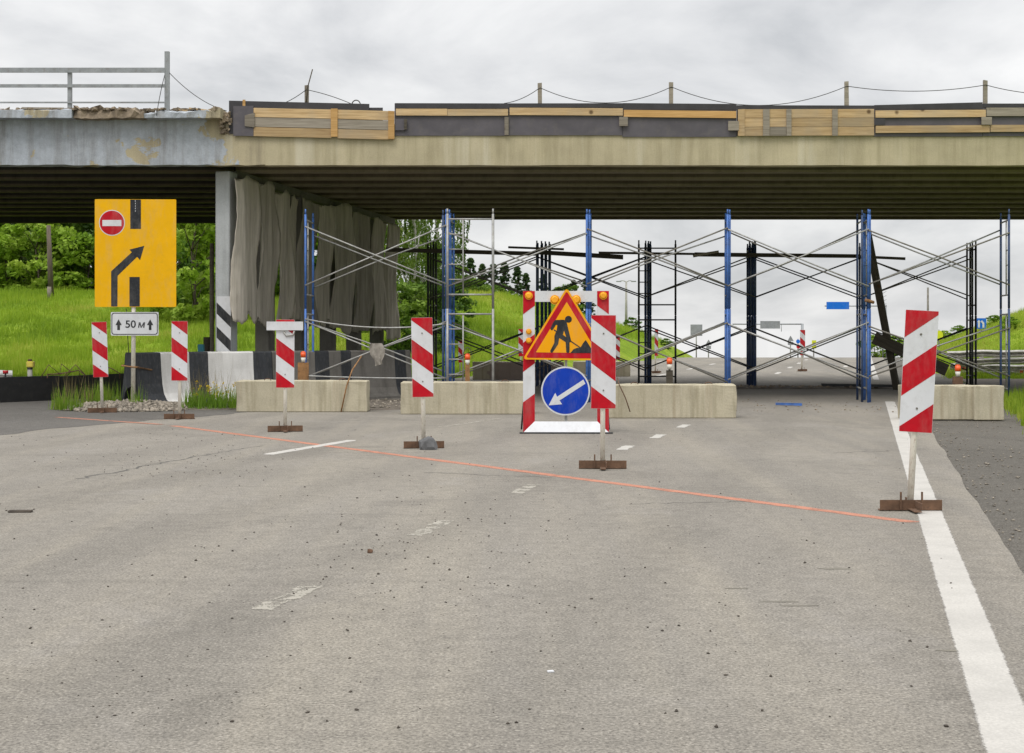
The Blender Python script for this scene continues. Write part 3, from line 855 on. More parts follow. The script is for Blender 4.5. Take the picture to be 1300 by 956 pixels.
wire('sagging_wire', Vector((bx_(640), DB+0.02, bz_(131))), tops[1], 0.06, 'short wire rising from the formwork to its stake')
wire('sagging_wire', Vector((bx_(362), DB+0.02, bz_(130))), tops[0], 0.02, 'short wire slanting up to the stake with the stick')
wire('sagging_wire', tops[0], Vector((bx_(448), DB+0.02, bz_(132.5))), -0.03, 'short wire dropping from the stake with the stick to the hoop')
wire('sagging_wire', Vector((bx_(216), DB-0.12, bz_(93))), Vector((bx_(288), DB-0.02, bz_(141))), 0.12, 'wire strung from the tall railing post to the broken ledge')
wire('sagging_wire', Vector((bx_(212), DB-0.19, bz_(97))), Vector((bx_(204), DB-0.36, bz_(150))), -0.06, 'wire dangling from the tall railing post')

# ------------------------------------------------------------------ felt sheets hung on the pier
def felt_line(d): return -5.955+TP*(d-30.5)
felts = [(30.40, 31.72, 4.86, 1.76, 'broad pale felt sheet wrapped round the end column'),
         (31.80, 32.86, 4.90, 1.62, 'felt sheet next to the one wrapped round the end column'),
         (32.92, 33.92, 4.80, 1.74, 'third felt sheet along the pier from the end column'),
         (33.95, 34.36, 4.78, 1.75, 'narrow felt sheet hung along the pier'),
         (34.42, 35.66, 4.76, 1.60, 'felt sheet just past the narrow one'),
         (35.72, 36.95, 4.78, 1.66, 'smooth felt sheet around the middle of the pier'),
         (37.02, 38.78, 4.88, 1.55, 'widest felt sheet past the middle of the pier'),
         (38.86, 40.60, 4.84, 1.50, 'third felt sheet from the far end of the pier'),
         (40.66, 41.95, 4.82, 1.46, 'second felt sheet from the far end of the pier'),
         (42.02, 43.45, 4.74, 1.30, 'crumpled pale felt sheet at the far end of the pier')]
for k, (d0, d1, zt, zb, lab) in enumerate(felts):
    nu, nv = 26, 44
    wdt = d1-d0
    def ridge(p): return 1-2*abs(mnoise.noise(p))
    vv = []
    for side in (0, 1):
        for j in range(nv+1):
            for i in range(nu+1):
                u, v_ = i/nu, j/nv
                z = zb+(zt-zb)*v_
                if j == nv: z += 0.14*mnoise.noise(Vector((u*2.2+k*7, 0.3, 2))) - 0.12*abs(u-0.5)
                if j <= 1: z += 0.22*mnoise.noise(Vector((u*2.6+k*3, 4.3, 1)))+0.05*mnoise.noise(Vector((u*14+k*3, 4.3, 1)))
                ew = 0.04*mnoise.noise(Vector((v_*3.5, k*5.1+(u > .5)*3, 9)))+0.03*mnoise.noise(Vector((v_*16, k*5.1+(u > .5)*3, 2)))
                d = d0-0.01+(wdt+0.02)*u + ew*abs(2*u-1)**2
                sfar = 0.35+0.11*k
                fold = 0.09*mnoise.noise(Vector((u*wdt*1.3+k*9, z*0.14, 0)))
                fold += 0.055*sfar*ridge(Vector((u*wdt*2.6+k*9+0.25*mnoise.noise(Vector((z*0.8, k, 0))), z*0.22, 4)))
                fold += 0.022*sfar*ridge(Vector((u*wdt*6.5+k*9, z*0.5, 7)))
                fold += 0.012*mnoise.noise(Vector((u*wdt*9, z*4.0, k)))
                curl = 0.09*(2*abs(u-0.5))**6*math.sin(z*1.9+k*1.3)
                x = felt_line(d)+0.06+fold+curl
                x = max(x, felt_line(d)+0.015+0.01*i/nu)
                if k == 0 and u < 0.12: d = d-0.02; x -= 0.06*(1-u/0.12)
                if side: x -= 0.012
                vv.append((x, d, z))
    fs = []
    n1_ = (nu+1)*(nv+1)
    for j in range(nv):
        for i in range(nu):
            a = j*(nu+1)+i
            fs.append((a, a+1, a+nu+2, a+nu+1)); fs.append((n1_+a, n1_+a+nu+1, n1_+a+nu+2, n1_+a+1))
    for i in range(nu):
        fs.append((i, n1_+i, n1_+i+1, i+1)); a = nv*(nu+1)+i; fs.append((a, a+1, n1_+a+1, n1_+a))
    for j in range(nv):
        a = j*(nu+1); fs.append((a, a+nu+1, n1_+a+nu+1, n1_+a)); a += nu; fs.append((a, n1_+a, n1_+a+nu+1, a+nu+1))
    mb = MB(); mb.add(vv, fs, 0, True)
    tag(mb.build('felt_sheet', 'felt'), lab, 'felt sheet', 'felt sheets hung along the pier')

# ================================================================== JERSEY BARRIERS
BA = Vector((-7.62, 28.3, 0.0)); BM = Vector((-6.95, 29.3, 0.0)); BN = Vector((-6.9, 29.27, 0.0)); BBv = Vector((-2.42, 32.6, 0.0))
bdir = (BM-BA).normalized()
def bparam(px, P, Q):
    k = (px-650)/F; dv = (Q-P).normalized()
    return (k*P.y-P.x)/(dv.x-k*dv.y)
prof = [(0.46, 0.0), (0.455, 0.05), (0.34, 0.12), (0.26, 0.25), (0.21, 0.45), (0.18, 0.72), (0.155, 1.05), (0.13, 1.08)]
arch = [(0.18*math.cos(R(a)), 0.16+0.18*math.sin(R(a))*1.3) for a in range(0, 181, 30)]
outline = [(-x, z) for x, z in reversed(prof)]
outline = [(-0.13, 1.08)]+[(-x, z) for x, z in reversed(prof[:-1])]+[(-0.18, 0.0)]+[(x, z) for x, z in reversed(arch)]+[(0.18, 0.0)]+prof
def barrier(P, Q, cuts_px, label, startmat, white='barrier_white'):
    dv = (Q-P).normalized(); t0 = 0.0; t1 = (Q-P).length
    cuts = [bparam(c_, P, Q) for c_ in cuts_px]
    root = thing('concrete_barrier', label, 'barrier', P, (0, 0, math.atan2(dv.y, dv.x)), 'striped concrete barriers')
    ts = sorted({0.0, t1-t0} | {c-t0 for c in cuts if t0+.02 < c < t1-.02})
    mb = MB()
    n = len(outline); vv = []; st = []
    allt = []
    for i in range(len(ts)-1):
        m_ = max(1, int((ts[i+1]-ts[i])/0.25))
        for j in range(m_): allt.append((ts[i]+(ts[i+1]-ts[i])*j/m_, i))
    allt.append((ts[-1], len(ts)-2))
    for t, i in allt:
        for (yy, z) in outline:
            vv.append((t, -yy+random.uniform(-.004, .004), z+random.uniform(-.004, .004)*(z > 0.01)))
    mb.v = vv
    for a in range(len(allt)-1):
        mi = (startmat+allt[a][1]) % 2
        for k in range(n):
            kk = (k+1) % n
            mb.f.append((a*n+k, a*n+kk, (a+1)*n+kk, (a+1)*n+k)); mb.m.append(mi); mb.sm.append(False)
    mb.f.append(tuple(reversed(range(n)))); mb.m.append(startmat); mb.sm.append(False)
    e0 = (len(allt)-1)*n
    mb.f.append(tuple(e0+k for k in range(n))); mb.m.append((startmat+allt[-1][1]) % 2); mb.sm.append(False)
    o = mb.build('body', ['barrier_black', white], root)
    bm = bmesh.new(); bm.from_mesh(o.data); bmesh.ops.recalc_face_normals(bm, faces=bm.faces); bm.to_mesh(o.data); bm.free()
    return root
BK = BN.lerp(BBv, bparam(341, BN, BBv)/(BBv-BN).length)
barrier(BA, BM, (197,), 'short concrete barrier end piece with an arched opening, black and white', 0)
barrier(BN, BK-(BBv-BN).normalized()*0.01, (236, 260, 317), 'striped concrete barrier behind the weeds and the stained block', 1)
barrier(BK+(BBv-BN).normalized()*0.01, BBv, (395, 413, 428, 441, 496, 510), 'grimy striped concrete barrier, darkened for the shade under the overpass', 1, 'barrier_grimy_shaded')
# rusty strap of wire tying the sign post to the barrier end
# ================================================================== CONCRETE BLOCKS
def block(px0, px1, pyb, label, h=0.58, dep=0.5, rot=0.0, mat='concrete_block', name='concrete_block', loops=True, w=None):
    a, c = gp(px0, pyb), gp(px1, pyb)
    wd = (c.x-a.x) if w is None else w
    root = thing(name, label, 'concrete block', (a.x+wd/2, a.y+dep/2, 0), (0, 0, rot), 'concrete foundation blocks across the road')
    mb = MB()
    bm = bmesh.new(); bmesh.ops.create_cube(bm, size=1)
    for v in bm.verts: v.co = Vector((v.co.x*wd, v.co.y*dep, v.co.z*h+h/2))
    bmesh.ops.subdivide_edges(bm, edges=list(bm.edges), cuts=9, use_grid_fill=True)
    for v in bm.verts:
        n_ = mnoise.noise(v.co*3+Vector((px0, 0, 0)))
        ed = (abs(abs(v.co.x)-wd/2) < 1e-3)+(abs(abs(v.co.y)-dep/2) < 1e-3)+(abs(v.co.z-h) < 1e-3)
        k = 0.004+0.016*(ed > 1)
        v.co += Vector((n_, mnoise.noise(v.co*4+Vector((0, px0, 0))), (mnoise.noise(v.co*5) if v.co.z > .01 else 0)))*k
    bmesh.ops.bevel(bm, geom=[e_ for e_ in bm.edges if e_.calc_face_angle(0) > 0.9], offset=0.012, segments=1, affect='EDGES')
    bm.verts.index_update()
    mb.add([v.co for v in bm.verts], [tuple(v.index for v in f.verts) for f in bm.faces]); bm.free()
    mb.build('body', mat, root)
    if loops:
        for sx in (-0.28, 0.3):
            q = MB(); q.path([(sx*wd+0.07*math.cos(t), 0.02, h-0.02+0.055*math.sin(t)) for t in np.linspace(0, math.pi, 9)], 0.007, 5)
            q.build('lifting_loop', 'rust', root)
    return root
block(300, 466, 523, 'stained concrete block beside the striped barrier and gravel', rot=R(-0.6))
block(509, 674, 526, 'smooth concrete block partly behind the roadworks sign frame', rot=R(0.3))
block(771, 935, 531, 'rust-streaked concrete block ending at the open lane', rot=R(0.5))
block(1150, 1236.6, 533, 'concrete block with brown run marks beyond the edge line', loops=False, rot=R(-0.5))
block(1237.6, 1275, 533.6, 'short concrete block against the grass verge', loops=False, rot=R(-1))
block(600, 616, 482, 'weathered grey concrete block behind the scaffold', loops=False, h=.55, w=0.55)
block(618, 716, 482, 'pinkish concrete block behind the scaffold', mat='concrete_pink', loops=False, h=.55)
block(728, 800, 478, 'low concrete block behind the rear scaffold and lamp', loops=False, h=.5)

# ================================================================== DELINEATORS
BW, BH = 0.272, 1.02
def delineator(loc, yaw, label, flip=False, tilt=0.0, zb=0.66, name='delineator_board', sc=1.0, foot=True):
    root = thing(name, label, 'delineator', loc, (0, 0, yaw), 'red and white delineator boards')
    root.scale = (sc, sc, sc)
    MT = Matrix.Rotation(tilt, 4, 'Y')
    mb = MB(); mb.prism(rrect(-BW/2, zb, BW/2, zb+BH, 0.006, 1), -0.045, -0.042, M=MT)
    mb.box((0, -0.034, zb+0.2), (BW-0.04, 0.016, 0.03), M=MT); mb.box((0, -0.034, zb+BH-0.2), (BW-0.04, 0.016, 0.03), M=MT)
    pan = mb.build('panel', 'sign_white', root)
    s_ = -1 if flip else 1
    rect = [(-BW/2+0.002, zb+0.002), (BW/2-0.002, zb+0.002), (BW/2-0.002, zb+BH-0.002), (-BW/2+0.002, zb+BH-0.002)]
    sl = 0.20*BH/BW                                   # drop per metre across
    for (a, c) in ((-0.5, 0.03), (0.27, 0.51), (0.76, 1.3)):
        # distance below the top at the "left" edge, measured along the slope
        zt = zb+BH-a*BH; zl = zb+BH-c*BH
        # z + s*sl*x  between
        p = clip(rect, s_*sl, 1, zt - sl*BW/2)
        p = clip(p, -s_*sl, -1, -(zl - sl*BW/2))
        if len(p) > 2:
            mb = MB(); mb.prism(p, -0.0466, -0.0452, M=MT); mb.build('stripe', 'sign_red', pan)
    mb = MB(); mb.tube((0, 0, 0.01), (0.0, 0, zb+BH-0.12), 0.028, n=10, M=MT); mb.build('post', 'post_white', root)
    for zz in (0.2, BH-0.2):
        mb = MB(); mb.tube((0, -0.052, zb+zz), (0, -0.02, zb+zz), 0.009, n=8, M=MT); mb.build('bolt', 'old_steel', pan)
    if foot:
        yw = random.uniform(-0.12, 0.12)
        mb = MB()                                     # angle iron across
        mb.box((0, -0.035, 0.05), (0.52, 0.008, 0.085), M=rz(yw)); mb.box((0, 0.0, 0.008), (0.52, 0.07, 0.008), M=rz(yw))
        mb.build('foot', 'rust', root)
        mb = MB()
        mb.box((0.034, 0, 0.06), (0.008, 0.5, 0.05), M=rz(yw)); mb.box((0.0, 0, 0.018), (0.06, 0.5, 0.008), M=rz(yw))
        mb.build('foot', 'rust', root)
        for sx in (-0.09, 0.09):
            mb = MB(); mb.box((sx, -0.042, 0.085), (0.014, 0.012, 0.15), M=rz(yw+0.05)); mb.build('pin', 'rust', root)
    return root
DEL = [((1155, 648), R(-4), 'tall delineator board with stripes slanting up to the right, on the white edge line', True, R(3.2)),
       ((765, 595), R(3), 'delineator board overlapping the roadworks sign frame', False, R(0.2)),
       ((538, 569), R(4), 'delineator board with a dark stone against its foot', False, R(-0.9)),
       ((362, 548), R(5), 'delineator board with a small white plate tied across its top', False, R(0.2)),
       ((228, 532), R(3), 'delineator board between the fifty-metre sign and the concrete blocks', False, R(0.3)),
       ((130, 524), R(6), 'delineator board beside the gravel and the black kerb wall', False, R(-1.8))]
dels = []
for (p, yw, lab, fl, tl) in DEL:
    dels.append(delineator(gp(*p), yw, lab, fl, tl))
# plate tied to the fourth one
r4 = dels[3]
pl = MB(); pl.box((0.0, -0.062, 1.585), (0.54, 0.02, 0.13)); pl.build('tied_plate', 'sign_white', r4)
pl = MB(); pl.path([(-0.02, -0.05, 1.50), (0.02, -0.055, 1.44), (0.12, -0.055, 1.45), (0.14, -0.055, 1.51)], 0.016, 6); pl.build('hook', 'galvanised', r4)
# stone at the third
def rock(name, c, s, label, mat='dark_stone', seed=0):
    bm = bmesh.new(); bmesh.ops.create_icosphere(bm, subdivisions=2, radius=1)
    for v in bm.verts:
        n_ = 1+0.35*mnoise.noise(v.co*1.3+Vector((seed, 0, 0)))
        v.co = Vector((v.co.x*s[0]*n_, v.co.y*s[1]*n_, max(-0.35, v.co.z)*s[2]*n_+s[2]*0.3))
    me = bpy.data.meshes.new(name); bm.to_mesh(me); bm.free(); me.materials.append(M_[mat])
    o = link(name, me, None, c); return tag(o, label, 'stone')
rock('dark_stone', gp(543.5, 570.5)+Vector((0, -0.02, 0.0)), (0.13, 0.10, 0.13), 'dark angular stone weighing down a delineator foot', seed=3)
# far side boards
for (px, d, lab, fl, sc, yw) in ((1018, 53.5, 'delineator board standing alone on the open lane beyond the overpass', False, 0.93, R(30)),
                        (661, 50, 'delineator board beyond the scaffold behind the sign frame', False, 0.95, R(35)),
                        (584, 47, 'small delineator board behind the grey ladder frame', False, 0.72, R(40)),
                        (783, 49, 'delineator board on the lane behind the concrete block', False, 0.80, R(30)),
                        (832, 51, 'delineator board seen edge-on behind the rear ladder frame', False, 0.95, R(55))):
    delineator(((px-650)*d/F, d, 0), yw, lab, fl, 0.0, sc=sc)

# ================================================================== YELLOW DETOUR SIGN
sp = gp(167, 517)
ys_ = thing('detour_sign', 'large yellow detour sign with black lane arrow and red no-entry disc', 'road sign', (sp.x, sp.y, 0), (0, 0, R(2)))
U = 28.1/F                                   # metres per photo pixel at the sign
def sx_(zx): return ((110+zx/4.777)-167)*U+0.02
def sz_(zy): return EYE-((240+zy/4.78)-421)*U
mb = MB(); mb.prism(rrect(sx_(50), sz_(716), sx_(539), sz_(63), 0.02, 2), -0.062, -0.056)
for zz in (2.3, 2.9, 3.6):
    mb.box((0.03, -0.05, zz), (1.45, 0.012, 0.05))
yp = mb.build('panel', 'sign_yellow', ys_)
def ysp(name, poly, mat, dep): 
    mb = MB(); mb.prism([(sx_(a), sz_(c)) for a, c in poly], -0.0622-dep, -0.0622-dep+0.0014); return mb.build(name, mat, yp)
ysp('lane_bar', [(263, 65), (327, 65), (327, 243), (263, 243)], 'sign_black', 0.0016)
ysp('lane_bar', [(258, 534), (320, 534), (320, 713), (258, 713)], 'sign_black', 0.0016)
ysp('lane_arrow', [(148, 713), (148, 500), (272, 384), (258, 368), (347, 345), (322, 432), (304, 412), (187, 527), (186, 713)], 'sign_black', 0.0016)
for k in range(5):
    ysp('lane_mark', [(292, 70+k*15), (295, 70+k*15), (295, 78+k*15), (292, 78+k*15)], 'sign_white', 0.0032)
def ydisc(name, r, mat, dep): ysp(name, [(153+r*math.cos(2*math.pi*i/40), 206+r*math.sin(2*math.pi*i/40)) for i in range(40)], mat, dep)
ydisc('disc_rim', 78, 'sign_white', 0.0016); ydisc('disc', 73, 'sign_red', 0.0034)
ysp('disc_bar', [(96, 189), (210, 189), (210, 226), (96, 226)], 'sign_white', 0.0052)
mb = MB(); mb.tube((0.03, 0, -0.1), (0.05, 0, 3.9), 0.042, n=12); mb.build('post', 'post_white', ys_)
plate = thing('distance_plate', 'white plate reading 50 м with an up arrow on either side, on the yellow sign post', 'road sign', (sp.x, sp.y, 0), (0, 0, R(1)))
def pbx(zx): return sx_(zx)
mb = MB(); mb.prism(rrect(sx_(146), sz_(889), sx_(433), sz_(747), 0.02, 3), -0.062, -0.046); pp = mb.build('panel', 'sign_white', plate)
# border ring
po = rrect(sx_(150), sz_(884), sx_(429), sz_(751), 0.05, 6); pi_ = rrect(sx_(155), sz_(879), sx_(424), sz_(756), 0.042, 6)
mb = MB(); n = len(po)
mb.add([(p[0], -0.0634, p[1]) for p in po]+[(p[0], -0.0634, p[1]) for p in pi_], [(i, (i+1) % n, n+(i+1) % n, n+i) for i in range(n)]); mb.build('border', 'sign_black', pp)
for cx in (193, 383):
    mb = MB(); mb.prism([(sx_(cx+a), sz_(c)) for a, c in ((-8, 856), (8, 856), (8, 826), (19, 826), (0, 790), (-19, 826), (-8, 826))], -0.0636, -0.0622); mb.build('arrow', 'sign_black', pp)
def text_mesh(name, body, size, loc, mat, parent, ital=False, sx=1.0):
    cu = bpy.data.curves.new(name, 'FONT'); cu.body = body; cu.size = size; cu.align_x = 'CENTER'; cu.extrude = 0.0006; cu.offset = size*0.015
    if ital: cu.shear = 0.15
    ob = bpy.data.objects.new(name, cu); COL.objects.link(ob)
    bpy.context.view_layer.update()
    me = bpy.data.meshes.new_from_object(ob.evaluated_get(bpy.context.evaluated_depsgraph_get()))
    bpy.data.objects.remove(ob)
    me.transform(Matrix.Diagonal((sx, 1, 1, 1)))
    me.transform(Matrix.Translation(loc)@Matrix.Rotation(R(90), 4, 'X'))
    me.name = name
    me.materials.clear(); me.materials.append(M_[mat])
    return link(name, me, parent)
text_mesh('lettering', '50', 0.205, (sx_(265), -0.064, sz_(841)), 'sign_black', pp, sx=1.05)
text_mesh('lettering', 'м', 0.19, (sx_(329), -0.064, sz_(841)), 'sign_black', pp, True)
# thin cable behind the post, rusty wire round post and barrier
wire('cable', Vector((sp.x-0.11, sp.y+0.02, 1.95)), Vector((sp.x-0.14, sp.y+0.35, 0.9)), 0.05, 'thin dark cable hanging beside the yellow sign post', 0.008)
mb = MB()
c0 = BA+bdir*0.0
zt_ = 0.80
pts = [BA+Vector((-0.16, 0.22, zt_+0.03)), BA+Vector((-0.17, -0.0, zt_+0.02)), Vector((sp.x+0.03, sp.y-0.06, zt_)), Vector((sp.x+0.14, sp.y+0.02, zt_-0.01)), BA+Vector((0.15, -0.2, zt_+0.0)), BA+bdir*0.45+Vector((0.13, -0.17, zt_-0.07))]
mb.path(pts, 0.016, 6); tag(mb.build('tie_wire', 'rust_light'), 'rusty wire lashing the white sign post to the barrier end', 'wire')

# ================================================================== ROADWORKS SIGN FRAME
fp = gp(718.5, 550)
US = fp.y/F
fr = thing('roadworks_stand', 'red and white upright frame carrying amber lamps, facing traffic', 'sign frame', (fp.x, fp.y, 0), (0, 0, R(-1)))
fw_, fh = 54.5*US, 2.08
bw = 0.175
for s_ in (-1, 1):
    mb = MB(); x0, x1 = (s_*fw_, s_*(fw_-bw)); x0, x1 = min(x0, x1), max(x0, x1)
    mb.box(((x0+x1)/2, 0, 0.02+fh/2), (bw, 0.03, fh)); bar = mb.build('side_panel', 'sign_white', fr)
    rect = [(x0+.001, 0.021), (x1-.001, 0.021), (x1-.001, 0.019+fh), (x0+.001, 0.019+fh)]
    sl = 0.13/bw
    cx = (x0+x1)/2
    for (a, c) in ((-0.3, 0.28), (0.70, 1.13), (1.58, 3.0)):
        # limits measured from the top at mid width; slant rises inwards
        k = -s_*sl
        p = clip(rect, -k, 1, 0.02+fh-a-k*cx); p = clip(p, k, -1, -(0.02+fh-c-k*cx))
        if len(p) > 2:
            mb = MB(); mb.prism(p, -0.0185, -0.0155); mb.build('stripe', 'sign_red', bar)
mb = MB(); mb.box((0, 0, 0.02+fh-0.08), (2*(fw_-bw)-0.004, 0.03, 0.16)); mb.build('top_panel', 'sign_white', fr)
mb = MB()
w0, w1 = fw_-0.01, fw_-bw+0.005
mb.add([(-w0, -0.13, 0.025), (w0, -0.13, 0.025), (w1, -0.02, 0.175), (-w1, -0.02, 0.175), (-w0, -0.115, 0.02), (w0, -0.115, 0.02), (w1, -0.005, 0.17), (-w1, -0.005, 0.17)],
       [(0, 1, 2, 3), (7, 6, 5, 4), (0, 4, 5, 1), (1, 5, 6, 2), (2, 6, 7, 3), (3, 7, 4, 0)]); mb.build('bottom_panel', 'sign_white', fr)
mb = MB(); mb.box((0, -0.12, 0.012), (2*fw_+0.1, 0.03, 0.022)); mb.build('base_rail', 'black_steel', fr)
for s_ in (-1, 1):
    mb = MB(); mb.path([(s_*(fw_-0.09), 0.02, 1.4), (s_*(fw_+0.03), 0.55, 0.02)], 0.014, 6); mb.build('strut', 'black_steel', fr)
mb = MB(); mb.box((0, 0.012, 1.0), (0.04, 0.03, 1.9)); mb.build('mast', 'galvanised', fr)
def lampd(x, z, r=0.058, y=-0.05):
    mb = MB(); mb.tube((x, -0.012, z), (x, y, z), r*1.02, r, n=20); mb.tube((x, y, z), (x, y-0.012, z), r*0.9, r*0.55, n=20)
    o = mb.build('lamp', 'lamp_amber', fr)
for x in (-fw_+0.085, fw_-0.085):
    lampd(x, fh-0.05)
lampd(-fw_+0.085, 1.50, 0.042); lampd(-fw_+0.085, 1.37, 0.042); lampd(-0.165, fh-0.11, 0.07); lampd(0.15, fh-0.11, 0.07)
# triangle
tri = thing('roadworks_triangle', 'yellow triangular warning sign with red border and digging worker', 'road sign', (fp.x, fp.y-0.06, 0), (0, 0, R(-1)))
ZS = 4.78
def tx(zx): return ((650+zx/ZS)-718.5)*US
def tz(zy): return EYE-((360+zy/ZS)-421)*US
def rtri(pts, r):
    # corners rounded by a short chamfer
    o = []
    for i in range(3):
        p, a, c = Vector(pts[i]), Vector(pts[i-1]), Vector(pts[(i+1) % 3])
        da, dc = (a-p).normalized(), (c-p).normalized()
        o += [tuple(p+da*r), tuple(p+(da+dc)*r*0.33), tuple(p+dc*r)]
    return o
AP, LB, RB_ = (tx(331), tz(24)), (tx(64), tz(460)), (tx(597), tz(466))
ctr = Vector(((AP[0]+LB[0]+RB_[0])/3, (AP[1]+LB[1]+RB_[1])/3))
def sc_(k): return [tuple(ctr+(Vector(p)-ctr)*k) for p in (AP, LB, RB_)]
for k, mat_, nm, y0, y1, r in ((1.0, 'sign_orange', 'panel', -0.014, 0.0, 0.05), (0.925, 'sign_red', 'border', -0.0165, -0.0145, 0.03), (0.70, 'sign_orange', 'field', -0.019, -0.017, 0.012)):
    mb = MB(); mb.prism(rtri(sc_(k), r), y0, y1); mb.build(nm, mat_, tri)
def tp(name, poly, dep=0.0):
    mb = MB(); mb.prism(poly, -0.0212-dep, -0.0195-dep); return mb.build(name, 'sign_black', tri)
def T2(p): return (tx(p[0]), tz(p[1]))
q = 1/ZS*US
mbp = MB()
parts_ = [circ(*T2((341, 217)), 21*q, 20),
          capsule(T2((300, 244)), T2((288, 308)), 25*q, 20*q), capsule(T2((268, 236)), T2((312, 240)), 15*q, 20*q),
          capsule(T2((262, 236)), T2((241, 274)), 11*q, 9*q), capsule(T2((318, 246)), T2((346, 346)), 15*q, 11*q),
          capsule(T2((276, 306)), T2((334, 346)), 15*q, 13*q), capsule(T2((336, 345)), T2((338, 411)), 12*q, 10*q),
          capsule(T2((272, 318)), T2((268, 362)), 15*q, 12*q), capsule(T2((268, 362)), T2((240, 410)), 12*q, 9*q)]
for i, p in enumerate(parts_):
    mbp.prism(p, -0.0212-0.00012*i, -0.0195)
mbp.build('worker_symbol', 'sign_black', tri)
tp('shovel_symbol', capsule(T2((256, 282)), T2((412, 388)), 3.2*q, 3.2*q), 0.0016)
tp('heap_symbol', [T2(p) for p in ((352, 421), (372, 398), (392, 390), (414, 388), (430, 360), (446, 342), (462, 366), (478, 392), (494, 421))])
# round blue sign
rd = thing('direction_disc', 'round blue sign with white arrow pointing down and left', 'road sign', (fp.x, fp.y-0.04, 0), (0, 0, R(-1)))
cx, cz = tx(324), tz(651)
for rr, mt, nm, y0, y1 in ((148*q, 'sign_white', 'panel', -0.012, 0.0), (139*q, 'sign_blue', 'field', -0.0145, -0.0125)):
    mb = MB(); mb.prism(circ(cx, cz, rr, 56), y0, y1); mb.build(nm, mt, rd)
mb = MB(); mb.prism([T2(p) for p in ((222, 738), (262, 662), (273, 686), (432, 582), (444, 607), (288, 708), (303, 731))], -0.017, -0.015); mb.build('arrow', 'sign_white', rd)

# ================================================================== SCAFFOLD
ORD = ['first', 'second', 'third', 'fourth', 'fifth', 'sixth']
def sframe(loc, ang, label, post, rung, group, h=2.0, ladder=True, wd=0.98, r=0.025):
    root = thing('scaffold_frame', label, 'scaffold frame', loc, (0, 0, ang), group)
    for x in (0.0, wd):
        mb = MB(); mb.tube((x, 0, 0.0), (x, 0, h-0.02), r, n=8); mb.tube((x, 0, h-0.02), (x, 0, h+0.09), r*0.72, n=8); mb.build('post', post, root)
    for z in (0.28, h-0.13):
        mb = MB(); mb.tube((0, 0, z), (wd, 0, z), r*0.72, n=7); mb.build('crossbar', rung, root)
    if ladder:
        mb = MB(); mb.tube((0.33, 0, 0.28), (0.33, 0, h-0.13), r*0.6, n=7); mb.build('upright', rung, root)
        for k in range(4):
            z = 0.28+(h-0.41)*(k+1)/5
            mb = MB(); mb.tube((0, 0, z), (0.33, 0, z), r*0.5, n=6); mb.build('rung', rung, root)
    return root
def xbrace(p00, p01, p10, p11, label, mat, group, r=0.0165, bow=0.0):
    """two hinged bars forming an X: p00-p11 and p01-p10"""
    base = (p00+p10)/2
    root = thing('cross_brace', label, 'scaffold brace', base, group=group)
    for i, (a, c) in enumerate(((p00, p11), (p01, p10))):
        mid = (a+c)/2+Vector((0, -0.022 if i else 0.022, random.uniform(-bow, bow)))
        pts = [a-base, (a*0.6+c*0.4)-base+Vector((0, 0, (mid.z-(a.z+c.z)/2)*0.9)), mid-base, (a*0.4+c*0.6)-base+Vector((0, 0, (mid.z-(a.z+c.z)/2)*0.9)), c-base]
        mb = MB(); mb.path(pts, r, 7); mb.build('bar', mat, root)
    return root
FX = [-4.37+2.977*i for i in range(6)]
FY0 = 30.0
def fback(i): return 0.02+0.03*i
front_posts = {}
for i in range(6):
    dxb = fback(i)
    ang = math.atan2(1.0, dxb)
    for t in (0, 1):
        nm = ('upper', 'lower')[1-t]
        sframe((FX[i], FY0, 2.0*t), ang, '%s blue frame at the %s stand of the front scaffold from the felt' % (nm, ORD[i]), 'blue_paint' if i < 5 else 'navy_paint', 'galvanised', 'frames of the front scaffold', wd=1.0)
    # short spare frames lashed alongside make thick bundles
    if i in (1, 2, 3, 4):
        for k in range({1: 2, 2: 1, 3: 1, 4: 2}[i]):
            off = (0.062, -0.075, 0.13)[k]
            for t in (0, 1):
                sframe((FX[i]+off, FY0+0.12+0.1*k, 2.0*t-0.0), ang, 'spare %s frame lashed to the %s front scaffold stand, %s one outwards' % (('lower', 'upper')[t], ORD[i], ORD[k]), 'blue_paint' if k % 2 == 0 else 'navy_paint', 'galvanised', 'frames of the front scaffold', wd=1.0, ladder=False)
for i in range(5):
    for t in (0, 1):
        for s_ in (0, 1):
            a0 = Vector((FX[i]+(fback(i) if s_ else 0), FY0+s_+(0.035 if s_ else -0.035), 0)); a1 = Vector((FX[i+1]+(fback(i+1) if s_ else 0), FY0+s_+(0.035 if s_ else -0.035), 0))
            lo, hi = 2.0*t+0.50+random.uniform(-.06, .06), 2.0*t+1.66+random.uniform(-.06, .06)
            z = lambda p, zz: Vector((p.x, p.y, zz))
            xbrace(z(a0, lo), z(a0, hi), z(a1, lo+random.uniform(-.05, .05)), z(a1, hi+random.uniform(-.05, .05)),
                   '%s %s-side cross brace of the front scaffold, between %s and %s stands' % (('lower', 'upper')[t], ('sign', 'far')[s_], ORD[i], ORD[i+1]),
                   'galvanised' if (i == 0 or (i+s_) % 2) else 'old_steel', 'cross braces of the front scaffold', bow=0.05 if s_ else 0.02)
# grey ladder frames turned to face the traffic
lx = (568-650)*29.86/F
for t in (0, 1):
    sframe((lx, 29.86, 2.0*t), R(1), '%s grey ladder frame turned towards the signs, at the second stand' % ('lower', 'upper')[t], 'galvanised', 'galvanised', 'frames of the front scaffold', wd=0.96, r=0.027)
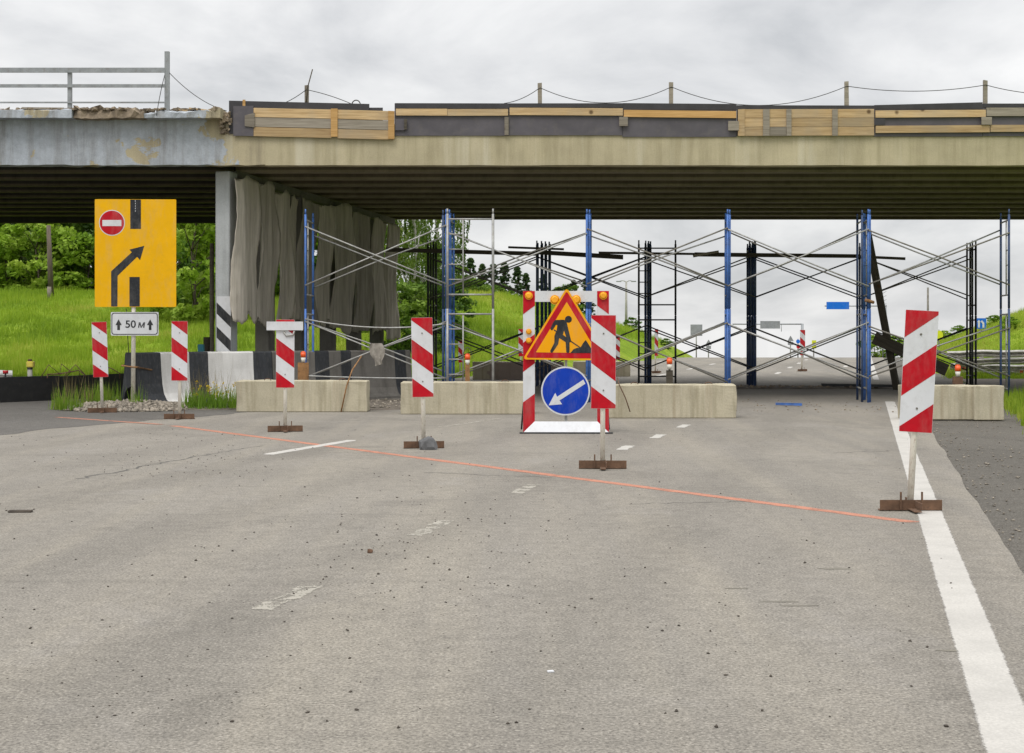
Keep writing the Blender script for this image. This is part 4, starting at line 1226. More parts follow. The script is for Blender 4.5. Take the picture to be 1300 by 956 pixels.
# slack tubes/wires tied along the first bay
wire('slack_rod', Vector((FX[0], FY0-0.06, at(0, 405, FY0).z)), Vector((FX[1], FY0-0.06, at(0, 411, FY0).z)), 0.13, 'slack grey rod tied across the first bay above the barrier', 0.017, 'galvanised')
wire('slack_rod', Vector((FX[0], FY0-0.06, at(0, 477, FY0).z)), Vector((FX[1], FY0-0.06, at(0, 480, FY0).z)), 0.02, 'low straight grey rod across the first bay', 0.017, 'galvanised')
# rag on the lower brace crossing
rp = at(478, 440, 29.93)
bm = bmesh.new(); vv = []
mb = MB(); nu, nv = 8, 16
for side in (0, 1):
    for j in range(nv+1):
        for i in range(nu+1):
            u, v_ = i/nu-0.5, j/nv
            wd_ = 0.15+0.05*math.sin(v_*5)
            vv.append((u*wd_*1.6+0.05*v_+0.03*mnoise.noise(Vector((v_*3, u*2, 1))), -0.04+0.03*math.sin(u*14+v_*3)-side*0.012, 0.07-v_*0.46+0.05*u*(v_ > .8)))
n_ = (nu+1)*(nv+1); fs = []
for j in range(nv):
    for i in range(nu):
        a = j*(nu+1)+i
        fs += [(a, a+1, a+nu+2, a+nu+1), (n_+a, n_+a+nu+1, n_+a+nu+2, n_+a+1)]
mb.add(vv, fs, 0, True)
tag(mb.build('rag', 'rag', None, rp), 'pale rag hanging where two low braces cross, in front of the barrier', 'rag')
bm.free()
# rear scaffold
GX = [-2.30+2.98*i for i in range(6)]
GY0 = 38.8
for i in range(6):
    dxb = fback(i); ang = math.atan2(1.0, dxb)
    pm = 'black_steel' if i in (0, 5) else 'navy_paint'
    for t in (0, 1):
        sframe((GX[i], GY0, 1.95*t), ang, '%s dark frame at the %s stand of the rear scaffold from the felt' % (('lower', 'upper')[t], ORD[i]), pm, 'black_steel', 'frames of the rear scaffold', h=1.95, wd=1.0, r=0.027)
        for k in range({0: 1, 1: 3, 2: 2, 3: 3, 4: 1, 5: 1}[i]):
            off = {1: 0.11, 2: 0.07, 3: 0.055}.get(i, 0.12)*(k+1)*(1 if i != 3 else -1)
            sframe((GX[i]+off+(0.02 if i != 3 else 0.1), GY0+0.15*(k+1), 1.95*t), ang, 'spare %s dark frame lashed to the %s rear scaffold stand, %s one outwards' % (('lower', 'upper')[t], ORD[i], ORD[k]), pm, 'black_steel', 'frames of the rear scaffold', h=1.95, wd=1.0, ladder=False, r=0.03)
for i in range(5):
    for t in (0, 1):
        for s_ in (0, 1):
            a0 = Vector((GX[i]+(fback(i) if s_ else 0), GY0+s_+(0.035 if s_ else -0.035), 0)); a1 = Vector((GX[i+1]+(fback(i+1) if s_ else 0), GY0+s_+(0.035 if s_ else -0.035), 0))
            lo, hi = 1.95*t+0.46+random.uniform(-.06, .06), 1.95*t+1.62+random.uniform(-.06, .06)
            z = lambda p, zz: Vector((p.x, p.y, zz))
            xbrace(z(a0, lo), z(a0, hi), z(a1, lo), z(a1, hi), '%s %s-side dark cross brace of the rear scaffold, between %s and %s stands' % (('lower', 'upper')[t], ('sign', 'far')[s_], ORD[i], ORD[i+1]),
                   'black_steel' if (i+t) % 2 == 0 else 'old_steel', 'cross braces of the rear scaffold', r=0.0175)
lx = (811-650)*38.6/F
for t in (0, 1):
    sframe((lx, 38.6, 1.95*t), R(0.5), '%s dark ladder frame turned towards the signs, on the rear scaffold' % ('lower', 'upper')[t], 'black_steel', 'black_steel', 'frames of the rear scaffold', h=1.95, wd=1.0, r=0.028)
def beam(name, a, c, wd, ht, mat, label, cat):
    d = c-a; ln = d.length
    root_m = d.to_track_quat('X', 'Z').to_matrix().to_4x4()
    mb = MB(); mb.box((ln/2, 0, 0), (ln, wd, ht), jit=0.006)
    o = mb.build(name, mat); o.matrix_world = Matrix.Translation(a)@root_m
    return tag(o, label, cat)
dy_ = GY0-0.08
beam('long_plank', at(490, 317, dy_), at(682, 322, dy_), 0.10, 0.11, 'wood_dark', 'dark timber laid along the rear scaffold between its first two stands', 'timber')
beam('long_plank', at(645, 314, dy_-0.06), at(716, 316.5, dy_-0.06), 0.05, 0.055, 'wood_dark', 'short thin lath above the dark timbers of the rear scaffold', 'timber')
beam('long_plank', at(680, 320, dy_-0.02), at(791, 326.5, dy_-0.02), 0.12, 0.12, 'wood_dark', 'thick dark timber ending free past the second rear stand', 'timber')
beam('long_plank', at(760, 321, dy_-0.12), at(884, 322.5, dy_-0.12), 0.08, 0.06, 'wood_dark', 'slim timber over the third stand of the rear scaffold', 'timber')
beam('long_plank', at(880, 325, dy_-0.2), at(912, 319.5, dy_-0.2), 0.12, 0.07, 'wood_grey', 'short greyed wedge board on the rear scaffold timbers', 'timber')
beam('long_plank', at(882, 323, dy_-0.02), at(1092, 325, dy_-0.02), 0.12, 0.10, 'wood_dark', 'dark timber between the third and fifth rear stands', 'timber')
beam('long_plank', at(1085, 325.5, dy_-0.12), at(1149, 328.5, dy_-0.12), 0.07, 0.07, 'wood_dark', 'timber end jutting past the fifth rear stand', 'timber')
beam('leaning_timber', Vector((9.93, 36.6, 0.02)), at(1098, 278, 34.5), 0.16, 0.11, 'wood_dark', 'long dark timber leaning behind the fifth front stand', 'timber')
beam('black_plank', at(1110, 429, 35.9), at(1202, 470, 35.9), 0.05, 0.30, 'wood_dark', 'black plank sloping down beside the leaning timber', 'timber')
beam('steel_channel', gp(1043, 492.6)+Vector((0, 0, 0.09)), gp(1200, 495.6)+Vector((0, 0, 0.09)), 0.07, 0.06, 'black_steel', 'black steel channel lying low across the lane under the rear scaffold', 'steel bar')
for k, px in enumerate((1050, 1075, 1090, 1112, 1140)):
    q_ = gp(px, 493.4); mb = MB(); mb.box((0, 0, 0.03), (0.09, 0.1, 0.06)); tag(mb.build('timber_chock', 'wood_dark', None, q_), 'small dark chock under the black steel channel', 'chock', 'chocks under the steel channel')
beam('blue_tube', gp(985, 514.5)+Vector((0, 0, 0.028)), gp(1018, 515.2)+Vector((0, 0, 0.028)), 0.05, 0.05, 'blue_paint', 'blue scaffold tube lying on the lane', 'tube')
mb = MB(); mb.path([at(1098, 381, 29.93), at(1103, 382, 29.9), at(1109, 384, 29.95)], 0.035, 6); tag(mb.build('rusty_clamp', 'rust_light'), 'rusty clamp on the fifth stand of the front scaffold', 'clamp')

# ================================================================== WARNING LAMPS ON STAKES
def lampstake(px, d, z_lamp_top, label, wdt, stake_mat, zs, hoop=False):
    x = (px-650)*d/F
    root = thing('warning_lamp', label, 'warning lamp', (x, d, 0), group='orange warning lamps on stakes')
    mb = MB(); mb.box((0, 0, zs/2), (wdt, 0.06, zs), jit=0.004); mb.build('stake', stake_mat, root)
    mb = MB(); mb.tube((0, 0, zs-.002), (0, 0, z_lamp_top-0.19), 0.02, n=8); mb.build('neck', 'black_steel', root)
    mb = MB(); mb.tube((0, 0, z_lamp_top-0.21), (0, 0, z_lamp_top-0.115), 0.035, 0.048, n=14); mb.build('base', 'lamp_white', root)
    mb = MB(); mb.tube((0, 0, z_lamp_top-0.115), (0, 0, z_lamp_top-0.02), 0.052, 0.05, n=14); mb.tube((0, 0, z_lamp_top-0.02), (0, 0, z_lamp_top), 0.05, 0.03, n=14); mb.build('lens', 'lamp_orange', root)
    if hoop:
        mb = MB(); mb.path([(0.09*math.cos(t), 0.02, z_lamp_top-0.1+0.22*math.sin(t)) for t in np.linspace(0.0, math.pi, 12)], 0.007, 5); mb.build('handle', 'wire', root)
    return root
lampstake(385, 27.4, at(0, 446, 27.4).z, 'orange lamp on a broad rusty board behind the stained block', 0.21, 'rust_light', 0.90)
lampstake(593.5, 27.0, at(0, 449, 27.0).z, 'orange lamp with wire hoop on a thin brown stake behind the smooth block', 0.085, 'rust_light', 0.90, True)
lampstake(850, 25.6, at(0, 454, 25.6).z, 'orange lamp on a dark stake behind the rust-streaked block', 0.12, 'wood_dark', 0.80)
lampstake(1216, 25.2, at(0, 463, 25.2).z, 'orange lamp on a short rusty stub behind the block with brown run marks', 0.17, 'rust', 0.70)
# rebar rod leaning on the first block
mb = MB(); mb.path([at(433, 523, 26.42), at(440, 490, 26.40), at(447, 470, 26.6), at(459, 452, 27.2)], 0.014, 6)
tag(mb.build('rusty_rod', 'rust_light'), 'thin rusty rod bent over the stained concrete block', 'rod')
mb = MB(); mb.path([at(800, 523, 24.38)+Vector((0, 0, -.0)), at(794, 505, 24.4), at(786, 488, 24.4), at(784, 480, 24.6)], 0.01, 5)
tag(mb.build('rusty_rod', 'rust'), 'thin dark rod bent over the rust-streaked block', 'rod')

# ================================================================== LEFT ROADSIDE
# black kerb wall: sheets set end to end in a gentle curve
wpts = [(-16.5, 28.2), (-13.4, 28.75), (-10.9, 29.75), (-9.9, 31.0), (-8.9, 33.6), (-8.4, 36.4)]
for i in range(len(wpts)-1):
    a, c = Vector((*wpts[i], 0)), Vector((*wpts[i+1], 0))
    d = c-a; h = 0.56-0.012*i
    mb = MB(); mb.box((d.length/2, 0, h/2-0.02), (d.length-0.01, 0.06, h+0.04), jit=0.005)
    o = mb.build('kerb_wall', 'black_plastic', None, a, (0, 0, math.atan2(d.y, d.x)))
    tag(o, ['black low kerb wall running off along the detour lane', 'black low kerb wall beside the yellow-topped marker', 'black low kerb wall where it bends towards the gravel', 'black low kerb wall behind the roadside weeds', 'black low kerb wall passing behind the striped barrier'][i], 'kerb wall', 'black kerb walls along the detour lane')
def wbeam(parent, name, pts, z, mat, hh=0.31):
    pf = [(-0.5, 0.0), (-0.42, -0.03), (-0.30, -0.12), (-0.18, -0.12), (-0.05, -0.01), (0.05, -0.01), (0.18, -0.12), (0.30, -0.12), (0.42, -0.03), (0.5, 0.0)]
    vv = []; n = len(pf)
    for i, p in enumerate(pts):
        p = Vector(p); t = (Vector(pts[min(i+1, len(pts)-1)])-Vector(pts[max(i-1, 0)])).normalized()
        nr = Vector((t.y, -t.x, 0)).normalized()
        for th in (0, 1):
            for (u, w_) in pf:
                q = p - nr*(w_) - nr*(0.006*th); vv.append((q.x, q.y, p.z+z+u*hh))
    fs = []
    m_ = 2*n
    for i in range(len(pts)-1):
        for k in range(n-1):
            fs.append((i*m_+k, i*m_+k+1, (i+1)*m_+k+1, (i+1)*m_+k)); fs.append((i*m_+n+k, (i+1)*m_+n+k, (i+1)*m_+n+k+1, i*m_+n+k+1))
    mb = MB(); mb.add(vv, fs, 0, False); return mb.build(name, mat, parent)
gr_ = thing('guard_rail', 'white crash barrier rail showing above the black kerb wall', 'crash barrier', (-13, 31, 0))
wbeam(gr_, 'rail', [(-6, -0.6, 0), (-3, -0.3, 0), (0.0, 0.1, 0), (1.2, 0.25, 0), (1.9, 0.5, -0.04)], 0.52, 'guard_white')
for x in (-5, -2.5, 0, 1.7):
    mb = MB(); mb.box((x, 0.32+0.05*x, 0.27), (0.1, 0.06, 0.58)); mb.build('post', 'guard_zinc', gr_)
rf = thing('red_reflector', 'small red reflector lamp on the white crash barrier rail', 'reflector', at(7, 478, 30.7))
mb = MB(); mb.tube((0, 0, -0.06), (0, 0, 0.06), 0.02, n=8); mb.build('stem', 'black_steel', rf)
mb = MB(); mb.tube((0, 0, 0.06), (0, 0, 0.13), 0.055, 0.06, n=12); mb.build('lens', 'sign_red', rf)
mk = thing('marker_post', 'short grey marker post with yellow top behind the kerb wall', 'marker post', ((38-650)*32/F, 32, -0.03))
mb = MB(); mb.tube((0, 0, 0), (0, 0, 0.68), 0.055, n=12); mb.build('post', 'pole_concrete', mk)
mb = MB(); mb.tube((0, 0, 0.68), (0, 0, 0.72), 0.06, n=12); mb.build('collar', 'black_steel', mk)
mb = MB(); mb.bbox((0.015, 0, 0.79), (0.16, 0.14, 0.14), 0.02); mb.build('reflector', 'lamp_yellow', mk)
mb = MB(); mb.tube((0, 0, 0.86), (0, 0, 0.91), 0.05, 0.04, n=12); mb.build('cap', 'rust', mk)
# tangled rebar above the wall
for k, pts in enumerate(([(52, 479), (62, 463), (76, 475), (78, 462), (90, 472), (84, 478)], [(82, 477), (96, 463), (110, 478), (100, 470), (92, 472), (60, 476)], [(60, 480), (60, 475), (75, 475), (100, 470), (102, 480)], [(133, 465), (142, 468), (152, 474), (152, 480)])):
    mb = MB(); mb.path([at(px, py, 30.3+0.1*i) for i, (px, py) in enumerate(pts)], 0.011, 5)
    tag(mb.build('bent_rebar', 'rust'), 'bent rusty reinforcing rod sticking up behind the black kerb wall', 'rebar', 'bent rods above the kerb wall')
# wooden pole stubs behind the barrier
def pole(px, d, ytop, r0, r1, mat, label, zb=None, name='wooden_pole', lean=0.0):
    x = (px-650)*d/F; z0 = float(zterr(x, d))-0.1 if zb is None else zb
    h = at(px, ytop, d).z-z0
    mb = MB(); mb.tube((0, 0, 0), (lean, 0, h), r0, r1, n=10)
    return tag(mb.build(name, mat, None, (x, d, z0)), label, 'pole')
pole(269, 37, 309, 0.065, 0.055, 'wood_grey', 'slim wooden pole standing beside the end column')
pole(262.5, 35, 428, 0.08, 0.08, 'wood_dark', 'short dark post stub behind the striped barrier', name='post_stub')
pole(460, 36.4, 444, 0.06, 0.06, 'sign_red', 'small red marker behind the shaded barrier', name='marker_stub', zb=-0.03)
pole(65, 78, 286, 0.16, 0.11, 'bark', 'tall grey-brown utility pole in front of the wood', lean=-0.15)
pole(62.5, 76, 364, 0.12, 0.11, 'wood_grey', 'short stake at the foot of the utility pole', name='pole_brace')
bs = thing('blue_crate_stake', 'light blue marker box behind the striped barrier', 'marker', ((255.5-650)*34.6/F, 34.6, -0.03))
mb = MB(); mb.box((0, 0, 0.5), (0.05, 0.05, 1.0)); mb.build('leg', 'wood_grey', bs)
mb = MB(); mb.bbox((0, 0, 1.1), (0.15, 0.12, 0.24), 0.01); mb.build('box', 'blue_stake', bs)

# earth and gravel spilled round the barrier end
def mound(name, pts_c, rx, ry, h, mat, label):
    n, m_ = 40, 12; vv = [(pts_c[0], pts_c[1], h)]; fs = []
    for j in range(1, m_+1):
        for i in range(n):
            a = 2*math.pi*i/n; t = j/m_
            rr = 1+0.25*mnoise.noise(Vector((math.cos(a)*1.5, math.sin(a)*1.5, rx)))
            x, y = pts_c[0]+rx*t*rr*math.cos(a), pts_c[1]+ry*t*rr*math.sin(a)
            vv.append((x, y, h*(1-t*t)*(1+0.6*mnoise.noise(Vector((x*2.5, y*2.5, 0)))) - (0.03 if j == m_ else -0.006)))
    for i in range(n):
        fs.append((0, 1+i, 1+(i+1) % n))
        for j in range(m_-1):
            a = 1+j*n+i; c = 1+j*n+(i+1) % n
            fs.append((a, a+n, c+n, c))
    mb = MB(); mb.add(vv, fs, 0, True)
    return tag(mb.build(name, mat), label, name.replace('_', ' '), kind='structure')
mound('earth_bank', (-7.45, 27.9), 1.45, 1.5, 0.11, 'earth', 'low bank of earth around the barrier end')
mound('earth_strip', (-5.9, 28.3), 1.6, 1.3, 0.07, 'earth', 'earth strip in front of the striped barrier')
mound('earth_patch', (-2.7, 29.2), 1.6, 2.2, 0.03, 'earth', 'dirt showing between the two concrete blocks')
mound('earth_ridge', (6.9, 37.6), 3.6, 0.8, 0.05, 'earth', 'ridge of dirt across the lane under the overpass')
def stones(name, n, fn, smin, smax, mat, label, zf=lambda x, y: 0.0):
    ico_v = np.array([(0,0,1),(0.9,0,0.1),(0.2,0.9,0.0),(-0.8,0.5,0.1),(-0.7,-0.6,0),(0.3,-0.85,0.05),(0,0,-0.5)], float)
    ico_f = np.array([(0,1,2),(0,2,3),(0,3,4),(0,4,5),(0,5,1),(6,2,1),(6,3,2),(6,4,3),(6,5,4),(6,1,5)])
    V = []; Fc = []
    for k in range(n):
        x, y = fn()
        s_ = smin+(smax-smin)*random.random()**2.2
        a = random.uniform(0, 6.28); c_, s2 = math.cos(a), math.sin(a)
        vv = ico_v*np.array([s_*random.uniform(.8, 1.5), s_*random.uniform(.7, 1.1), s_*random.uniform(.45, .95)])+rng.normal(0, s_*0.12, (7, 3))
        vv = np.stack([vv[:, 0]*c_-vv[:, 1]*s2+x, vv[:, 0]*s2+vv[:, 1]*c_+y, vv[:, 2]+zf(x, y)+s_*0.25], -1)
        Fc.append(ico_f+7*k); V.append(vv)
    o = link(name, mesh_np(name, np.concatenate(V), np.concatenate(Fc), [mat]))
    return tag(o, label, name.replace('_', ' '), kind='stuff')
def ell(cx, cy, rx, ry):
    def f():
        while True:
            a, c = random.uniform(-1, 1), random.uniform(-1, 1)
            if a*a+c*c < 1: return cx+a*rx, cy+c*ry
    return f
stones('gravel_heap', 2200, ell(-7.4, 27.35, 1.25, 1.0), 0.012, 0.07, 'gravel', 'pale gravel spilled around the barrier end and sign post', lambda x, y: max(0.0, 0.10*(1-((x+7.45)/1.45)**2-((y-27.9)/1.5)**2)))
stones('gravel_spill', 500, ell(-5.35, 28.7, 0.5, 0.9), 0.015, 0.07, 'gravel', 'pale gravel heaped behind the stained concrete block', lambda x, y: 0.10)
stones('gravel_gap', 450, ell(-2.4, 29.0, 1.0, 1.6), 0.012, 0.05, 'gravel', 'gravel strewn in the gap between the concrete blocks', lambda x, y: 0.02)
stones('rubble_ridge', 420, ell(6.9, 37.6, 3.6, 0.5), 0.015, 0.07, 'rubble', 'broken asphalt crumbs along the dirt ridge under the overpass', lambda x, y: 0.03)
stones('lane_debris', 220, ell(5.6, 28.5, 2.8, 2.6), 0.006, 0.028, 'rubble', 'brown crumbs scattered on the lane before the overpass')
def roadpt():
    r = random.random()
    if r < 0.25: p = gp(random.gauss(215, 70), max(545, random.gauss(575, 18)))
    elif r < 0.55: p = gp(random.gauss(520, 110), max(560, random.gauss(690, 55)))
    else: p = gp(random.uniform(0, 1210), 545+random.random()**1.5*380)
    return p.x, p.y
stones('road_pebbles', 1150, roadpt, 0.003, 0.0115, 'pebble', 'dark pebbles scattered over the pale carriageway')
def shpt():
    d = random.uniform(6, 26); return 0.97+random.random()**1.6*1.9+T*d, d
stones('shoulder_gravel', 1600, shpt, 0.004, 0.02, 'gravel', 'loose light gravel on the dark shoulder', lambda x, y: -0.012)
# bits on the road
def chip(px, py, s_, mat, name, label, cat):
    mb = MB(); mb.bbox((0, 0, s_[2]/2), s_, min(s_)*0.2, jit=min(s_)*0.15); tag(mb.build(name, mat, None, gp(px, py), (0, 0, random.uniform(-.3, .3))), label, cat)
chip(26, 650.5, (0.19, 0.06, 0.02), 'pebble', 'asphalt_scrap', 'flat dark scrap lying alone on the carriageway', 'scrap')
chip(470, 702, (0.035, 0.03, 0.025), 'rust', 'brick_chip', 'small reddish chip on the carriageway', 'chip')
chip(699, 853.5, (0.03, 0.02, 0.008), 'sign_white', 'paper_scrap', 'tiny white scrap on the carriageway', 'scrap')

# ================================================================== RIGHT ROADSIDE
# old crash-barrier rails stacked on posts
for k, (z, x0, x1, lab) in enumerate(((0.06, 0.2, 9, 'lowest rail of the stacked grey crash barrier'), (0.29, 0.0, 9, 'second rail up in the stacked grey crash barrier'), (0.51, 0.1, 9, 'third rail up in the stacked grey crash barrier'), (0.73, -0.15, 9, 'top rail of the stacked grey crash barrier'))):
    r_ = thing('crash_rail', lab, 'crash barrier', (14.75, 47.6, 0), group='rails of the stacked crash barrier')
    off = 0.16*math.sin(k*2.1)
    wbeam(r_, 'rail', [(x0+t*(x1-x0), -0.9*t+off+0.05*math.sin(t*9+k), 0.02*math.sin(t*13+k*2)+0.012*math.sin(t*41+k)+0.04*k*t) for t in np.linspace(0, 1, 60)], z, 'guard_zinc', 0.235)
    for t in (0.1, 0.32, 0.55, 0.8):
        if k == 0:
            mb = MB(); mb.box((x0+t*(x1-x0), -0.9*t+0.30, 0.38), (0.12, 0.08, 0.86)); mb.build('post', 'guard_zinc', r_)
for k, (px, py, d) in enumerate(((1224, 468, 47.35), (1297, 472, 46.7))):
    mb = MB(); mb.box((0, 0, 0), (0.1, 0.02, 0.09)); tag(mb.build('red_reflector', 'sign_red', None, at(px, py, d)), 'small red reflector on the stacked crash barrier, by its %s' % ('end', 'middle')[k], 'reflector')

# ================================================================== FAR ROAD FURNITURE
def post_sign(name, label, px, d, ytop, parts, zb=None, r=0.04, cat='road sign', postmat='galvanised', ztop=None):
    x = (px-650)*d/F; z0 = float(zterr(x, d))-0.05 if zb is None else zb
    root = thing(name, label, cat, (x, d, z0))
    mb = MB(); mb.tube((0, 0, 0), (0, 0, at(px, ytop, d).z-z0), r, n=8); mb.build('post', postmat, root)
    for (nm, poly, mat, dep) in parts:
        mb = MB(); mb.prism([((a-px)*d/F, at(0, c, d).z-z0) for a, c in poly], -r-0.012-dep, -r-dep); mb.build(nm, mat, root)
    return root
def rp(x0, y0, x1, y1): return [(x0, y0), (x1, y0), (x1, y1), (x0, y1)]
def tri_(cx, yt, w_, h): return [(cx, yt), (cx+w_/2, yt+h), (cx-w_/2, yt+h)]
post_sign('direction_board', 'grey back of a square sign at the foot of the left bank', 884, 92, 412, [('panel', rp(876.5, 412, 891.5, 426.5), 'sign_back', 0)])
post_sign('warning_triangle', 'grey back of a triangular sign near the road crest on the bank side', 899.5, 96, 432, [('panel', tri_(899.5, 431, 8.5, 7), 'sign_back', 0), ('plate', rp(896.5, 439, 902.5, 443), 'sign_back', 0)])
post_sign('warning_triangle', 'grey back of a triangular sign beside the lone far delineator', 1003.5, 96, 427, [('panel', tri_(1003.5, 426, 8, 7), 'sign_back', 0), ('plate', rp(1000, 434, 1007, 438), 'sign_back', 0)])
post_sign('lime_sign', 'bright lime rectangular sign far down the road', 1033, 93, 432, [('panel', rp(1030.5, 432, 1036, 442.5), 'sign_lime', 0), ('symbol', rp(1032, 435, 1034.5, 438), 'sign_black', 0.014)])
post_sign('far_blue_disc', 'tiny round blue sign beside the lone far delineator', 1013, 90, 430, [('disc', [(1013+2.6*math.cos(t), 433.5+2.6*math.sin(t)) for t in np.linspace(0, 6.2, 14)], 'sign_sky_blue', 0), ('lower_disc', [(1013.4+2.6*math.cos(t), 440+2.6*math.sin(t)) for t in np.linspace(0, 6.2, 14)], 'sign_red', 0)])
post_sign('blue_arrow_sign', 'blue square sign with white bent arrows on the right bank', 1244.5, 62, 405, [('panel', rp(1238, 404, 1251.6, 417.4), 'sign_sky_blue', 0), ('arrow', [(1241, 416), (1241, 409), (1240, 409), (1242.2, 406), (1244.4, 409), (1243.4, 409), (1243.4, 416)], 'sign_white', 0.014), ('bent_arrow', [(1246.6, 416), (1246.6, 411), (1244.6, 408.2), (1246, 406.6), (1249, 410), (1249, 416)], 'sign_white', 0.014)], postmat='pole_concrete')
post_sign('yellow_disc', 'round yellow sign behind the tall delineator', 1192, 70, 418, [('disc', [(1192+5*math.cos(t), 426+6.5*math.sin(t)) for t in np.linspace(0, 6.0, 20)], 'sign_lime', 0)])
# sign gantry over the far road
dg = 98.0
g0 = thing('sign_gantry', 'thin cantilever gantry holding a grey direction board over the far road', 'gantry', ((1018.5-650)*dg/F, dg, float(zterr((1018.5-650)*dg/F, dg))-0.05))
zg = lambda y: at(0, y, dg).z-g0.location.z
xg = lambda p: (p-1018.5)*dg/F
mb = MB(); mb.tube((0, 0, 0), (0, 0, zg(411)), 0.09, n=8); mb.build('post', 'sign_back', g0)
mb = MB(); mb.tube((xg(930), 0, zg(411.5)), (0, 0, zg(411.5)), 0.045, n=8); mb.build('arm', 'sign_back', g0)
mb = MB(); mb.box((xg(977.5), -0.08, zg(412.4)), (xg(990)-xg(965), 0.05, zg(407.6)-zg(417.2))); mb.build('panel', 'sign_back', g0)
mb = MB(); mb.tube((xg(992), 0, zg(411.5)), (xg(992), 0, zg(421)), 0.02, n=6); mb.build('hanger', 'sign_back', g0)
# blue direction board on its own mast
dm = 84.0
g1 = thing('blue_board', 'plain blue board hung from a lattice mast across the far road', 'road sign', ((1123-650)*dm/F, dm, float(zterr((1123-650)*dm/F, dm))-0.05))
zg1 = lambda y: at(0, y, dm).z-g1.location.z
xg1 = lambda p: (p-1123)*dm/F
for sx in (-0.1, 0.1):
    mb = MB(); mb.tube((sx, 0, 0), (sx, 0, zg1(387)), 0.03, n=6); mb.build('mast', 'sign_back', g1)
for k in range(16):
    mb = MB(); mb.tube((-0.1, 0, 0.3+k*0.24), (0.1, 0, 0.42+k*0.24), 0.015, n=5); mb.build('lattice', 'sign_back', g1)
mb = MB(); mb.tube((xg1(1047), 0, zg1(388.5)), (0.12, 0, zg1(388.5)), 0.035, n=6); mb.build('arm', 'sign_back', g1)
mb = MB(); mb.box((xg1(1063.3), -0.06, zg1(388)), (28.6*dm/F, 0.05, 9.4*dm/F)); mb.build('panel', 'sign_sky_blue', g1)
# street lamp and poles
xl = (795-650)*95/F
sl_ = thing('street_lamp', 'thin double-armed street lamp on the left bank', 'street lamp', (xl, 95, float(zterr(xl, 95))-0.1))
hl = at(0, 357, 95).z-sl_.location.z
mb = MB(); mb.tube((0, 0, 0), (0, 0, hl), 0.10, 0.06, n=8); mb.build('pole', 'pole_concrete', sl_)
for s_ in (-1, 1):
    mb = MB(); mb.path([(0, 0, hl-0.05), (s_*0.2, 0, hl+0.04), (s_*0.42, 0, hl+0.02)], 0.03, 6); mb.build('arm', 'galvanised', sl_)
    mb = MB(); mb.bbox((s_*0.5, 0, hl-0.01), (0.34, 0.16, 0.08), 0.02); mb.build('head', 'sign_back', sl_)
pole(1178, 90, 365, 0.08, 0.06, 'old_steel', 'thin steel pole rising behind the tall delineator', name='steel_pole')
mk2 = post_sign('kilometre_marker', 'pale marker plate in the grass below the street lamp', 800.5, 88, 434, [('panel', rp(798.6, 434, 802.6, 452), 'sign_back', 0)])

# ================================================================== VEGETATION
def leaf_cloud(centers, radii, n_per, size, drop=0.0, flat=1.0):
    V = []
    for c, r, n in zip(centers, radii, n_per):
        p = rng.normal(0, 1, (n, 3)); p /= np.linalg.norm(p, axis=1)[:, None]
        p *= (rng.random(n)**0.45)[:, None]*np.asarray(r)
        p[:, 2] -= drop*rng.random(n)
        V.append(p+c)
    P = np.concatenate(V); n = len(P)
    a = rng.normal(0, 1, (n, 3)); a[:, 2] *= flat; a /= np.linalg.norm(a, axis=1)[:, None]
    b_ = rng.normal(0, 1, (n, 3)); b_ -= a*(a*b_).sum(1)[:, None]; b_ /= np.linalg.norm(b_, axis=1)[:, None]
    s_ = (size*(0.6+0.8*rng.random(n)))[:, None]
    q = np.stack([P-a*s_, P+b_*s_*0.55, P+a*s_, P-b_*s_*0.55], 1).reshape(-1, 3)
    return q, np.arange(len(q)).reshape(-1, 4)
def limb_mesh(h, r, ends, crown_base):
    mb = MB()
    pts = [Vector((0.12*math.sin(i*1.3)*i/6, 0.1*math.cos(i*1.7)*i/6, h*0.9*i/6)) for i in range(7)]
    mb.path(pts, [r*(1-0.13*i) for i in range(7)], 8)
    for e_ in ends:
        t = min(0.85, max(crown_base, e_.z/h*0.75))
        i = t*6/0.9; a = pts[min(6, int(i))]
        mid = a.lerp(e_, 0.5)+Vector((0, 0, 0.05*h))
        mb.path([a, mid, e_], [r*0.38, r*0.22, r*0.07], 5)
    return mb
